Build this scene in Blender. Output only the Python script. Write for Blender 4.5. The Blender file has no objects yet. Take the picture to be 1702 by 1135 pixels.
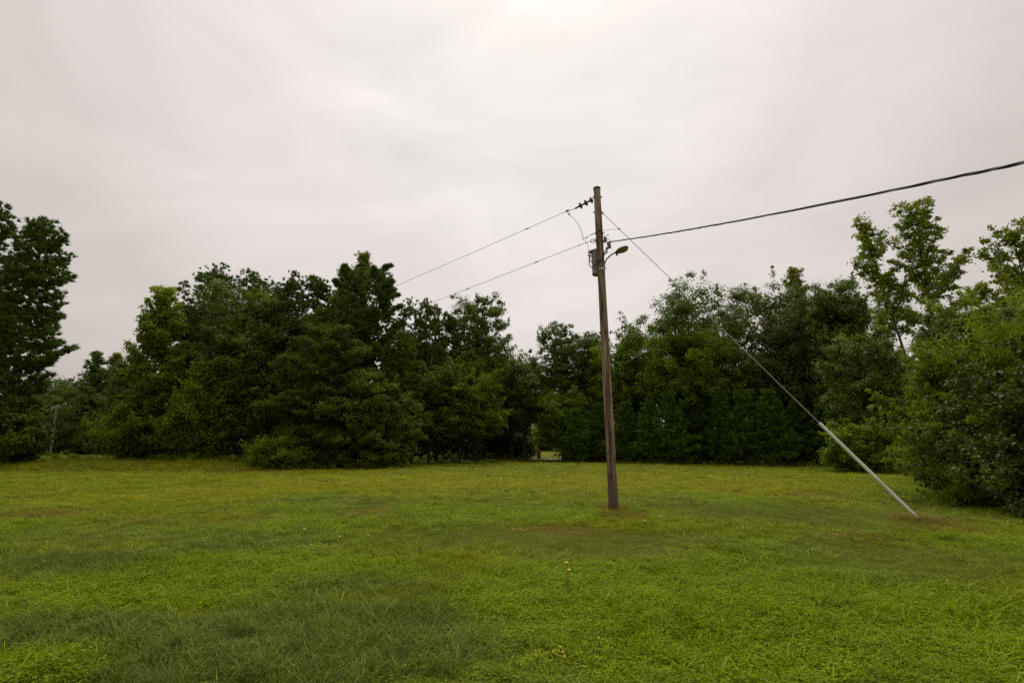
import bpy, bmesh, math
import numpy as np
from mathutils import Vector, Matrix

# ------------------------------------------------------------------ camera, sky, sun, exposure
sc = bpy.context.scene
COL = sc.collection
CAMZ, TILT, FPX, CX, CY = 1.6, math.radians(11.6), 851.0, 851.0, 567.5
cam_d = bpy.data.cameras.new("camera"); cam = bpy.data.objects.new("camera", cam_d); COL.objects.link(cam)
cam_d.lens = 18.0; cam_d.sensor_width = 36.0; cam_d.clip_start = 0.05; cam_d.clip_end = 3000
cam.location = (0, 0, CAMZ); cam.rotation_euler = (math.pi/2 + TILT, 0, 0)
sc.camera = cam
SUN_EL, SUN_AZ = math.radians(56), math.radians(4)      # azimuth from +Y towards +X
sun_dir = Vector((math.sin(SUN_AZ)*math.cos(SUN_EL), math.cos(SUN_AZ)*math.cos(SUN_EL), math.sin(SUN_EL)))

W = bpy.data.worlds.new("World"); sc.world = W; W.use_nodes = True
nt = W.node_tree; N = nt.nodes; L = nt.links
for n in list(N): N.remove(n)
def wn(t, **k):
    n = N.new(t)
    for a, b in k.items(): setattr(n, a, b)
    return n
out = wn('ShaderNodeOutputWorld'); bg = wn('ShaderNodeBackground'); bg.inputs['Strength'].default_value = 0.1
sky = wn('ShaderNodeTexSky'); sky.sky_type = 'NISHITA'; sky.sun_disc = False
sky.sun_elevation = SUN_EL; sky.sun_rotation = SUN_AZ; sky.dust_density = 4; sky.air_density = 1
tc = wn('ShaderNodeTexCoord')
dot = wn('ShaderNodeVectorMath', operation='DOT_PRODUCT')
glow = Vector((0.03, math.cos(math.radians(44)), math.sin(math.radians(44)))).normalized()
dot.inputs[1].default_value = glow
nrm = wn('ShaderNodeVectorMath', operation='NORMALIZE')
L.new(tc.outputs['Generated'], nrm.inputs[0]); L.new(nrm.outputs[0], dot.inputs[0])
ramp = wn('ShaderNodeValToRGB'); ramp.color_ramp.interpolation = 'EASE'
e = ramp.color_ramp.elements
e[0].position = 0.0; e[0].color = (4.4, 4.0, 3.72, 1)
e[1].position = 1.0; e[1].color = (9.15, 8.62, 8.25, 1)
for p, c in ((0.45, (4.8, 4.38, 4.06)), (0.70, (6.7, 6.15, 5.75)), (0.88, (8.2, 7.6, 7.22))):
    x = e.new(p); x.color = (*c, 1)
L.new(dot.outputs['Value'], ramp.inputs[0])
# cloud mottling
mp = wn('ShaderNodeMapping'); mp.inputs['Scale'].default_value = (1.0, 1.0, 2.6); mp.inputs['Rotation'].default_value = (0.2, 0.5, 0.3)
L.new(nrm.outputs[0], mp.inputs[0])
nz = wn('ShaderNodeTexNoise'); nz.inputs['Scale'].default_value = 2.3; nz.inputs['Detail'].default_value = 8; nz.inputs['Roughness'].default_value = 0.55
nz.inputs['Distortion'].default_value = 0.6
L.new(mp.outputs[0], nz.inputs['Vector'])
mr = wn('ShaderNodeMapRange'); mr.inputs['From Min'].default_value = 0.25; mr.inputs['From Max'].default_value = 0.75
mr.inputs['To Min'].default_value = 0.86; mr.inputs['To Max'].default_value = 1.12
L.new(nz.outputs['Fac'], mr.inputs['Value'])
sepz = wn('ShaderNodeSeparateXYZ'); L.new(nrm.outputs[0], sepz.inputs[0])
mz = wn('ShaderNodeMapRange'); mz.interpolation_type = 'SMOOTHSTEP'      # overcast sky: the zenith is the brightest
mz.inputs['From Min'].default_value = 0.66; mz.inputs['From Max'].default_value = 0.92
mz.inputs['To Min'].default_value = 1.0; mz.inputs['To Max'].default_value = 2.0
L.new(sepz.outputs['Z'], mz.inputs['Value'])
m1 = wn('ShaderNodeMath', operation='MULTIPLY'); L.new(mr.outputs[0], m1.inputs[0]); L.new(mz.outputs[0], m1.inputs[1])
vm = wn('ShaderNodeVectorMath', operation='SCALE'); L.new(ramp.outputs[0], vm.inputs[0]); L.new(m1.outputs[0], vm.inputs['Scale'])
mix = wn('ShaderNodeMix', data_type='RGBA'); mix.inputs[0].default_value = 0.97   # overcast: cloud hides nearly all of the blue
L.new(sky.outputs[0], mix.inputs['A']); L.new(vm.outputs[0], mix.inputs['B'])
L.new(mix.outputs['Result'], bg.inputs['Color']); L.new(bg.outputs[0], out.inputs[0])

sd = bpy.data.lights.new("sun", 'SUN'); sd.energy = 1.5; sd.angle = math.radians(25); sd.color = (1, 0.95, 0.86)
so = bpy.data.objects.new("sun", sd); COL.objects.link(so)
so.rotation_euler = sun_dir.to_track_quat('Z', 'Y').to_euler()
sc.view_settings.view_transform = 'Standard'; sc.view_settings.look = 'None'
sc.view_settings.exposure = 0.0; sc.view_settings.gamma = 1
sc.cycles.max_bounces = 8; sc.cycles.diffuse_bounces = 5; sc.cycles.glossy_bounces = 2; sc.cycles.transmission_bounces = 3
sc.cycles.transparent_max_bounces = 4; sc.cycles.caustics_reflective = False; sc.cycles.caustics_refractive = False
sc.cycles.use_denoising = False

# ------------------------------------------------------------------ numbers: noise, terrain, pixel -> world (authoring aid)
def hash2(ix, iy, seed=0):
    h = (ix.astype(np.int64)*374761393 + iy.astype(np.int64)*668265263 + seed*1442695041) & 0xFFFFFFFF
    h = ((h ^ (h >> 13))*1274126177) & 0xFFFFFFFF
    return ((h ^ (h >> 16)) & 0xFFFFFF)/float(0xFFFFFF)
def vnoise(x, y, seed=0):
    x = np.asarray(x, float); y = np.asarray(y, float)
    ix = np.floor(x); iy = np.floor(y); fx = x-ix; fy = y-iy
    fx = fx*fx*(3-2*fx); fy = fy*fy*(3-2*fy)
    a = hash2(ix, iy, seed); b = hash2(ix+1, iy, seed); c = hash2(ix, iy+1, seed); d = hash2(ix+1, iy+1, seed)
    return (a*(1-fx)+b*fx)*(1-fy)+(c*(1-fx)+d*fx)*fy
def fbm(x, y, seed=0, o=4):
    s = 0; a = 0.5; t = 0
    for i in range(o):
        s = s+a*vnoise(np.asarray(x)*2**i, np.asarray(y)*2**i, seed+i*17); t += a; a *= 0.5
    return s/t
def sstep(a, b, x):
    t = np.clip((x-a)/(b-a), 0, 1); return t*t*(3-2*t)

def terrain(x, y):
    x = np.asarray(x, float); y = np.asarray(y, float)
    z = (fbm(x*0.09, y*0.09, 5, 2)-0.5)*0.16*sstep(6, 18, np.hypot(x, y))
    z = z + (fbm(x*0.9, y*0.9, 9, 2)-0.5)*0.10
    # unmown bank on the left, beyond the mown edge
    edge = 32.0+(x+20)*0.10
    z = z + 0.30*sstep(edge, edge+8, y)*sstep(-16, -24, x)
    # land rises gently behind the wood
    z = z + 1.5*sstep(80, 150, y) + 6*sstep(150, 500, y)
    return z

def ray(px, py):
    a, b = (px-CX), (CY-py)
    dx = a; dy = FPX*math.cos(TILT)-b*math.sin(TILT); dz = FPX*math.sin(TILT)+b*math.cos(TILT)
    return dx/dy, dz/dy
def at(px, py, Y):
    a, b = ray(px, py); return Vector((a*Y, Y, CAMZ+b*Y))
def ground(px, py):
    a, b = ray(px, py); Y = CAMZ/max(-b, 1e-3)
    for _ in range(6):
        z = float(terrain(a*Y, Y)); Y = (CAMZ-z)/max(-b, 1e-3)
    return a*Y, Y, float(terrain(a*Y, Y))

# ------------------------------------------------------------------ materials
def mat(name):
    m = bpy.data.materials.new(name); m.use_nodes = True
    n = m.node_tree.nodes; b = n['Principled BSDF']
    return m, n, m.node_tree.links, b
def leaf_mat(name, dark, light, rough=0.5, trans=0.3, hue=0.03, spec=0.16):
    m, n, l, b = mat(name)
    dark = [c*1.12 for c in dark]; light = [min(c*1.75, .45) for c in light]
    at_ = n.new('ShaderNodeAttribute'); at_.attribute_name = 'tint'
    mx = n.new('ShaderNodeMix'); mx.data_type = 'RGBA'
    mx.inputs['A'].default_value = (*dark, 1); mx.inputs['B'].default_value = (*light, 1)
    l.new(at_.outputs['Fac'], mx.inputs[0])
    b.inputs['Roughness'].default_value = rough; b.inputs['Specular IOR Level'].default_value = spec
    l.new(mx.outputs['Result'], b.inputs['Base Color'])
    tr = n.new('ShaderNodeBsdfTranslucent')
    g = n.new('ShaderNodeMix'); g.data_type = 'RGBA'; g.blend_type = 'MULTIPLY'; g.inputs[0].default_value = 1
    g.inputs['B'].default_value = (1.25, 1.2, 0.55, 1)
    l.new(mx.outputs['Result'], g.inputs['A']); l.new(g.outputs['Result'], tr.inputs['Color'])
    ms = n.new('ShaderNodeMixShader'); ms.inputs[0].default_value = trans
    l.new(b.outputs[0], ms.inputs[1]); l.new(tr.outputs[0], ms.inputs[2])
    l.new(ms.outputs[0], n['Material Output'].inputs['Surface'])
    return m
def rough_mat(name, c1, c2, scale=(8, 8, 1), rough=0.85, bump=0.3, detail=6, c3=None):
    m, n, l, b = mat(name)
    t = n.new('ShaderNodeTexCoord'); mp_ = n.new('ShaderNodeMapping'); mp_.inputs['Scale'].default_value = scale
    l.new(t.outputs['Object'], mp_.inputs[0])
    z = n.new('ShaderNodeTexNoise'); z.inputs['Scale'].default_value = 1; z.inputs['Detail'].default_value = detail; z.inputs['Roughness'].default_value = 0.65
    l.new(mp_.outputs[0], z.inputs['Vector'])
    r = n.new('ShaderNodeValToRGB'); r.color_ramp.elements[0].position = 0.32; r.color_ramp.elements[1].position = 0.68
    r.color_ramp.elements[0].color = (*c1, 1); r.color_ramp.elements[1].color = (*c2, 1)
    if c3: x = r.color_ramp.elements.new(0.5); x.color = (*c3, 1)
    l.new(z.outputs['Fac'], r.inputs[0]); l.new(r.outputs[0], b.inputs['Base Color'])
    b.inputs['Roughness'].default_value = rough
    bp = n.new('ShaderNodeBump'); bp.inputs['Strength'].default_value = bump; bp.inputs['Distance'].default_value = 0.01
    l.new(z.outputs['Fac'], bp.inputs['Height']); l.new(bp.outputs[0], b.inputs['Normal'])
    return m
M = {}
M['pine'] = leaf_mat('pine_needles', (0.028, 0.056, 0.008), (0.100, 0.148, 0.022), 0.5, 0.2)
M['pine_far'] = leaf_mat('pine_needles_olive', (0.034, 0.062, 0.007), (0.120, 0.170, 0.018), 0.5, 0.22)
M['young_pine'] = leaf_mat('young_pine_needles', (0.022, 0.054, 0.005), (0.092, 0.160, 0.014), 0.5, 0.2)
M['cedar'] = leaf_mat('cedar_foliage', (0.034, 0.058, 0.005), (0.125, 0.155, 0.014), 0.6, 0.25)
M['gum'] = leaf_mat('sweetgum_leaves', (0.098, 0.175, 0.008), (0.225, 0.310, 0.028), 0.45, 0.45)
M['gum_pale'] = leaf_mat('pale_gum_leaves', (0.11, 0.16, 0.03), (0.24, 0.30, 0.07), 0.45, 0.45)
M['gum_dark'] = leaf_mat('tall_gum_leaves', (0.090, 0.145, 0.009), (0.215, 0.285, 0.022), 0.45, 0.35)
M['oak'] = leaf_mat('oak_leaves', (0.042, 0.078, 0.010), (0.138, 0.195, 0.028), 0.45, 0.28)
M['oak_grey'] = leaf_mat('grey_oak_leaves', (0.048, 0.072, 0.016), (0.155, 0.185, 0.048), 0.42, 0.25)
M['oak_green'] = leaf_mat('fresh_leaves', (0.060, 0.110, 0.004), (0.185, 0.260, 0.014), 0.45, 0.4)
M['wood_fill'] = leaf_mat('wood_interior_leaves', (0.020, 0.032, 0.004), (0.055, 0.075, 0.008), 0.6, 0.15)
M['privet'] = leaf_mat('privet_leaves', (0.050, 0.082, 0.003), (0.205, 0.250, 0.010), 0.45, 0.38)
M['vine'] = leaf_mat('vine_leaves', (0.020, 0.045, 0.004), (0.080, 0.118, 0.012), 0.42, 0.3)
M['dead_twig'] = rough_mat('dead_twigs', (0.07, 0.045, 0.03), (0.16, 0.10, 0.07))
M['bark'] = rough_mat('bark', (0.030, 0.024, 0.018), (0.12, 0.095, 0.075), (14, 14, 3), 0.9, 0.6)
M['bark_pale'] = rough_mat('pale_bark', (0.07, 0.06, 0.05), (0.21, 0.19, 0.16), (10, 10, 3), 0.9, 0.5)

# ------------------------------------------------------------------ mesh helpers
def make_mesh(name, V, quads=None, tris=None, material=None, parent=None, tint=None, smooth=False):
    V = np.asarray(V, np.float32).reshape(-1, 3)
    q = np.asarray(quads if quads is not None else np.zeros((0, 4)), np.int32).reshape(-1, 4)
    t = np.asarray(tris if tris is not None else np.zeros((0, 3)), np.int32).reshape(-1, 3)
    me = bpy.data.meshes.new(name)
    me.vertices.add(len(V)); me.vertices.foreach_set('co', V.ravel())
    nl = q.size+t.size; me.loops.add(nl)
    me.loops.foreach_set('vertex_index', np.concatenate([q.ravel(), t.ravel()]))
    npoly = len(q)+len(t); me.polygons.add(npoly)
    ls = np.concatenate([np.arange(len(q))*4, q.size+np.arange(len(t))*3]).astype(np.int32)
    me.polygons.foreach_set('loop_start', ls)
    me.polygons.foreach_set('use_smooth', np.full(npoly, smooth))
    me.update(calc_edges=True); me.validate(clean_customdata=False)
    if tint is not None:
        a = me.attributes.new('tint', 'FLOAT', 'FACE'); a.data.foreach_set('value', np.asarray(tint, np.float32))
    if material: me.materials.append(material)
    o = bpy.data.objects.new(name, me); COL.objects.link(o)
    if parent: o.parent = parent
    return o
def tag(o, label=None, cat=None, group=None, kind=None):
    if label: o['label'] = label
    if cat: o['category'] = cat
    if group: o['group'] = group
    if kind: o['kind'] = kind
    return o
def empty(name, loc, label, cat, group=None):
    o = bpy.data.objects.new(name, None); COL.objects.link(o); o.location = loc
    o.empty_display_size = 0.3
    return tag(o, label, cat, group)

def unit(v): return v/np.maximum(np.linalg.norm(v, axis=-1, keepdims=True), 1e-9)
class Geo:
    """collects vertices and faces of one mesh"""
    def __init__(s): s.V = []; s.Q = []; s.T = []; s.n = 0
    def add(s, V, Q=None, T=None):
        V = np.asarray(V, float).reshape(-1, 3)
        if Q is not None and len(Q): s.Q.append(np.asarray(Q)+s.n)
        if T is not None and len(T): s.T.append(np.asarray(T)+s.n)
        s.V.append(V); s.n += len(V)
    def tube(s, P, R, sides=7, cap=True, seed=None):
        P = np.asarray(P, float); R = np.broadcast_to(np.asarray(R, float), (len(P),))
        tg = unit(np.gradient(P, axis=0)); ref = np.array([0, 0, 1.0]) if abs(tg[0][2]) < 0.9 else np.array([1.0, 0, 0])
        a = unit(np.cross(tg, ref)); b = np.cross(tg, a)
        th = np.linspace(0, 2*math.pi, sides, endpoint=False)
        ring = P[:, None, :]+R[:, None, None]*(np.cos(th)[None, :, None]*a[:, None, :]+np.sin(th)[None, :, None]*b[:, None, :])
        k = len(P); idx = np.arange(k*sides).reshape(k, sides)
        nx = np.roll(idx, -1, axis=1)
        q = np.stack([idx[:-1], nx[:-1], nx[1:], idx[1:]], -1).reshape(-1, 4)
        V = ring.reshape(-1, 3)
        T = []
        if cap:
            V = np.vstack([V, P[0], P[-1]]); c0 = k*sides; c1 = c0+1
            T = [(idx[0][(j+1) % sides], idx[0][j], c0) for j in range(sides)]+[(idx[-1][j], idx[-1][(j+1) % sides], c1) for j in range(sides)]
        s.add(V, q, T)
    def box(s, c, sx, sy, sz, rot=None):
        v = np.array([[x, y, z] for x in (-.5, .5) for y in (-.5, .5) for z in (-.5, .5)])*[sx, sy, sz]
        if rot is not None: v = v@np.array(rot.to_3x3()).T
        s.add(v+np.asarray(c), [(0, 1, 3, 2), (4, 6, 7, 5), (0, 4, 5, 1), (2, 3, 7, 6), (0, 2, 6, 4), (1, 5, 7, 3)])
    def lathe(s, base, axis, prof, sides=20):
        """prof: list of (distance along axis, radius)"""
        ax = unit(np.asarray(axis, float)); base = np.asarray(base, float)
        ref = np.array([0, 0, 1.0]) if abs(ax[2]) < 0.9 else np.array([1.0, 0, 0])
        a = unit(np.cross(ax, ref)); b = np.cross(ax, a); th = np.linspace(0, 2*math.pi, sides, endpoint=False)
        d = np.array([p[0] for p in prof]); r = np.array([p[1] for p in prof])
        V = (base+d[:, None]*ax)[:, None, :]+r[:, None, None]*(np.cos(th)[None, :, None]*a+np.sin(th)[None, :, None]*b)
        k = len(prof); idx = np.arange(k*sides).reshape(k, sides); nx = np.roll(idx, -1, axis=1)
        s.add(V.reshape(-1, 3), np.stack([idx[:-1], nx[:-1], nx[1:], idx[1:]], -1).reshape(-1, 4))
    def build(s, name, material, parent=None, tint=None, smooth=False):
        V = np.vstack(s.V) if s.V else np.zeros((0, 3))
        return make_mesh(name, V, np.vstack(s.Q) if s.Q else None, np.vstack(s.T) if s.T else None, material, parent, tint, smooth)

def leaf_quads(rng, C, size, Nn, aspect=0.6, fold=0.15):
    n = len(C); Nn = unit(Nn); r = unit(rng.normal(size=(n, 3)))
    T = unit(np.cross(Nn, r)); B = np.cross(Nn, T)
    s = np.broadcast_to(np.asarray(size), (n,))[:, None]
    V = np.stack([C-T*s*.5, C+B*s*aspect*.5+T*s*.08, C+T*s*.5-Nn*s*fold, C-B*s*aspect*.5+T*s*.08], 1)
    return V.reshape(-1, 3), np.arange(4*n).reshape(n, 4)
def needles(rng, C, A, length, width, k, spread=0.9):
    """C tuft centres, A tuft axes; k needle triangles each"""
    n = len(C); C = np.repeat(C, k, 0); A = np.repeat(A, k, 0)
    d = unit(A*(1/spread)+unit(rng.normal(size=(n*k, 3))))
    p = unit(np.cross(d, rng.normal(size=(n*k, 3))))
    Lr = length*rng.uniform(.6, 1.15, (n*k, 1))
    C = C+rng.normal(size=C.shape)*length*0.12
    V = np.stack([C-p*width*.5, C+p*width*.5, C+d*Lr], 1)
    return V.reshape(-1, 3), np.arange(3*n*k).reshape(-1, 3)

TREE_TRIS = [0]
def clump_leaves(rng, Cc, Rc, n_per, size, axis_xy, flat=0.7, aspect=0.65, sub=6, dens=None):
    """leaves in clumps; each clump is several small sprigs round its own centre"""
    m = len(Cc)
    sd_ = unit(rng.normal(size=(m, sub, 3)))*rng.uniform(.25, .75, (m, sub, 1))
    sd_[..., 2] *= flat
    S = Cc[:, None, :]+sd_*Rc[:, None, None]
    w = rng.integers(0, sub, (m, n_per))
    base = np.take_along_axis(S, w[..., None].repeat(3, -1), 1)
    off = rng.normal(size=(m, n_per, 3))*(Rc[:, None, None]*0.26); off[..., 2] *= flat
    P = (base+off)
    Nn = unit(P-Cc[:, None, :])*0.8+np.array([0, 0, 0.7])+rng.normal(size=P.shape)*0.55
    ct = rng.uniform(0, 1, (m, 1)); st = rng.uniform(0, 1, (m, sub)); st = np.take_along_axis(st, w, 1)
    tint = np.clip((ct**1.5)*.5+st*.2+rng.uniform(0, 1, (m, n_per))*.3, 0, 1)
    s = size*rng.uniform(.6, 1.25, (m*n_per,))
    V, Q = leaf_quads(rng, P.reshape(-1, 3), s, Nn.reshape(-1, 3), aspect)
    return V, Q, tint.ravel()

PROF = {
    'round': lambda u: np.sqrt(np.clip(1-(2*u-1)**2, 0, 1))**.8,
    'dome':  lambda u: np.sqrt(np.clip(1-u**2.4, 0, 1))*(.55+.45*np.clip(u*4, 0, 1)),
    'oval':  lambda u: np.clip(np.sin(math.pi*np.clip(u*.92+.08, 0, 1)**.8), 0, 1)**.7,
    'cone':  lambda u: np.clip(1-u, 0, 1)**.75*.97+.03,
    'egg':   lambda u: np.clip(1-u, 0, 1)**.5*(.45+.55*np.clip(u*3, 0, 1)),
    'column': lambda u: np.clip(1-u**3, 0, 1)**.5*(.7+.3*np.clip(u*4, 0, 1)),
    'pinecol': lambda u: np.clip(1-u**3, 0, 1)**.5*(.32+.68*np.clip(u*2.6, 0, 1)),
    'tall':  lambda u: (np.clip(1-u, 0, 1)**.6)*(.55+.45*np.clip(u*2.5, 0, 1))*1.15,
}
def bez(a, b, c, k=6):
    t = np.linspace(0, 1, k)[:, None]; return (1-t)**2*a+2*t*(1-t)*b+t*t*c

def trunk_path(rng, H, lean=(0, 0), wob=0.15, k=10):
    t = np.linspace(0, 1, k)
    x = lean[0]*t**1.3+np.cumsum(rng.normal(size=k))*wob*0.25*t; y = lean[1]*t**1.3+np.cumsum(rng.normal(size=k))*wob*.25*t
    return np.stack([x, y, t*H], 1)
def on_path(P, z):
    return np.stack([np.interp(z, P[:, 2], P[:, 0]), np.interp(z, P[:, 2], P[:, 1]), z], -1)

def broadleaf(parent, seed, H, cb, R, prof='dome', nclump=110, rc=0.9, n_per=170, size=0.19, leaf='oak', bark='bark',
              trunk_r=None, lean=(0, 0), lobes=0.28, stems=1, flat=0.7, inner=0.25, aspect=.8, dens=7.2, core=1.0, needle=0, tuft=.32, tw=.07, shoots=.35, shoot_len=1.5):
    rng = np.random.default_rng(seed)
    R *= 1.08
    if dens: nclump = int(np.clip(dens*2*R*(H-cb)/(math.pi*rc*rc*flat*1.2), 30, 520))
    P = trunk_path(rng, H*0.93, lean)
    g = Geo(); tr_ = trunk_r or H*0.013+0.03
    k = len(P)
    g.tube(np.vstack([P[0]-[0, 0, .4], P]), np.concatenate([[tr_*1.5], tr_*np.linspace(1.15, .12, k)]), 9)
    for s_ in range(1, stems):
        a = rng.uniform(0, 6.28); ls = (lean[0]+math.cos(a)*R*.5, lean[1]+math.sin(a)*R*.4)
        P2 = trunk_path(rng, H*0.8, ls); g.tube(np.vstack([P2[0]-[0, 0, .4], P2]), np.concatenate([[tr_], tr_*np.linspace(.8, .1, k)]), 7)
    # clump centres inside the crown's envelope, biased to its skin
    u = rng.uniform(0, 1, nclump*3); keep = rng.uniform(0, 1, len(u)) < (PROF[prof](u)**1.2+.08); u = u[keep][:nclump]; nc = len(u)
    th = rng.uniform(0, 2*math.pi, nc)
    lob = 1+lobes*(vnoise(th*1.6+seed, u*3.5, seed)-.5)*2
    if prof == 'dome':      # full rounded crown: clumps spread evenly over its skin
        dv = unit(rng.normal(size=(nc, 3))); dv[:, 2] = np.where(dv[:, 2] < -.1, dv[:, 2]*.9, dv[:, 2])
        u = .38+.62*dv[:, 2]; u = np.where(dv[:, 2] < 0, .38+.40*dv[:, 2], u)
        th = np.arctan2(dv[:, 1], dv[:, 0]); lob = 1+lobes*(vnoise(th*1.6+seed, u*3.5, seed)-.5)*2
        u = .38+(u-.38)*np.where(u > .38, .62/max(u.max()-.38, .1), 1)
        hr = np.hypot(dv[:, 0], dv[:, 1])**.55
        sh = np.where(rng.uniform(size=nc) < inner, rng.uniform(.2, .65, nc), rng.uniform(.8, 1.0, nc))
        u = np.clip(.38+(u-.38)*sh*(1+.5*(lob-1)), .0, 1)
    else: hr = None
    rad = R*hr*lob*sh if hr is not None else R*PROF[prof](u)*lob*np.where(rng.uniform(size=nc) < inner, rng.uniform(.1, .6, nc), rng.uniform(.72, 1.0, nc))
    z = cb+(H-cb-rc*.4)*u
    ax = on_path(P, np.clip(z, 0, H*.93))
    C = np.stack([ax[:, 0]+np.cos(th)*rad, ax[:, 1]+np.sin(th)*rad, z+rng.normal(size=nc)*.15], -1)
    Rc = rc*rng.uniform(.6, 1.35, nc)
    # limbs
    order = rng.permutation(nc)[:min(nc, 46)]
    for i in order:
        zs = max(cb*.65, C[i][2]-rng.uniform(.35, .8)*max(rad[i], .8)-0.3); zs = min(zs, H*.85)
        a = on_path(P, np.array(zs)); c = C[i]
        m_ = a*.5+c*.5+np.array([0, 0, -.12*rad[i]])+rng.normal(size=3)*.15
        r0 = tr_*np.interp(zs/H, [0, 1], [.55, .12])
        g.tube(bez(a, m_, c, 6), np.linspace(r0, .012, 6), 5, cap=False)
    # leafy shoots standing out of the crown's skin
    ns = int(nc*shoots)
    if ns:
        j = rng.integers(0, nc, ns); o_ = C[j]-on_path(P, np.clip(C[j][:, 2]-rc, 0, H*.93)); d = unit(unit(o_)+np.array([0, 0, .45])+rng.normal(size=(ns, 3))*.35)
        ln = rc*shoot_len*rng.uniform(.6, 1.3, (ns, 1)); Cx = []; Rx = []
        for f_, r_ in ((.55, .42), (.8, .34), (1.05, .26)):
            Cx.append(C[j]+d*ln*f_+rng.normal(size=(ns, 3))*rc*.06); Rx.append(np.full(ns, rc*r_))
        for i in range(min(ns, 24)): a_ = on_path(P, np.array(min(C[j[i]][2], H*.9)))*.35+C[j[i]]*.65; g.tube([a_, C[j[i]], C[j[i]]+d[i]*ln[i]], [.025, .018, .005], 4, cap=False)
        C = np.vstack([C]+Cx); Rc = np.concatenate([Rc]+Rx); C[:, 2] = np.minimum(C[:, 2], H+.1)
    g.build('trunk', M[bark], parent, smooth=True)
    if needle:       # puffs of needle tufts
        nc = len(C); m_ = int(n_per*.8); d = unit(rng.normal(size=(nc, m_, 3)))*rng.uniform(.35, 1, (nc, m_, 1)); d[..., 2] *= flat
        Pt = (C[:, None]+d*Rc[:, None, None]).reshape(-1, 3); At = unit(d.reshape(-1, 3)*.8+np.array([0, 0, .7])+rng.normal(size=Pt.shape)*.2)
        V, T = needles(rng, Pt, At, tuft, tw, needle)
        tt = np.repeat(np.repeat(rng.uniform(size=nc), m_)*.4+rng.uniform(size=len(Pt))*.3, needle)+rng.uniform(size=len(T))*.3
        TREE_TRIS[0] += len(T); make_mesh('crown', V, None, T, M[leaf], parent, tt); return
    big = np.arange(len(C)) < nc
    V, Q, t = clump_leaves(rng, C[big], Rc[big], n_per, size, None, flat, aspect)
    if ns:
        V2, Q2, t2 = clump_leaves(rng, C[~big], Rc[~big], max(12, n_per//7), size, None, 1.0, aspect, 3)
        V, Q, t = np.vstack([V, V2]), np.vstack([Q, Q2+len(V)]), np.concatenate([t, t2])
    nk = int(nc*.45*core)
    if nk:
        j = rng.integers(0, nc, nk); a = on_path(P, np.clip(C[j][:, 2], 0, H*.93)); f = rng.uniform(.15, .7, (nk, 1))
        Ck = a*(1-f)+C[j]*f; Ck[:, 2] = np.minimum(C[j][:, 2], cb+(H-cb)*.86)-rng.uniform(0, .5, nk)*rc
        V2, Q2, t2 = clump_leaves(rng, Ck, Rc[j]*1.2, max(20, n_per//4), size*1.9, None, flat, aspect)
        V, Q, t = np.vstack([V, V2]), np.vstack([Q, Q2+len(V)]), np.concatenate([t, t2*.8])
    TREE_TRIS[0] += 2*len(Q)
    make_mesh('crown', V, Q, None, M[leaf], parent, t)

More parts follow.
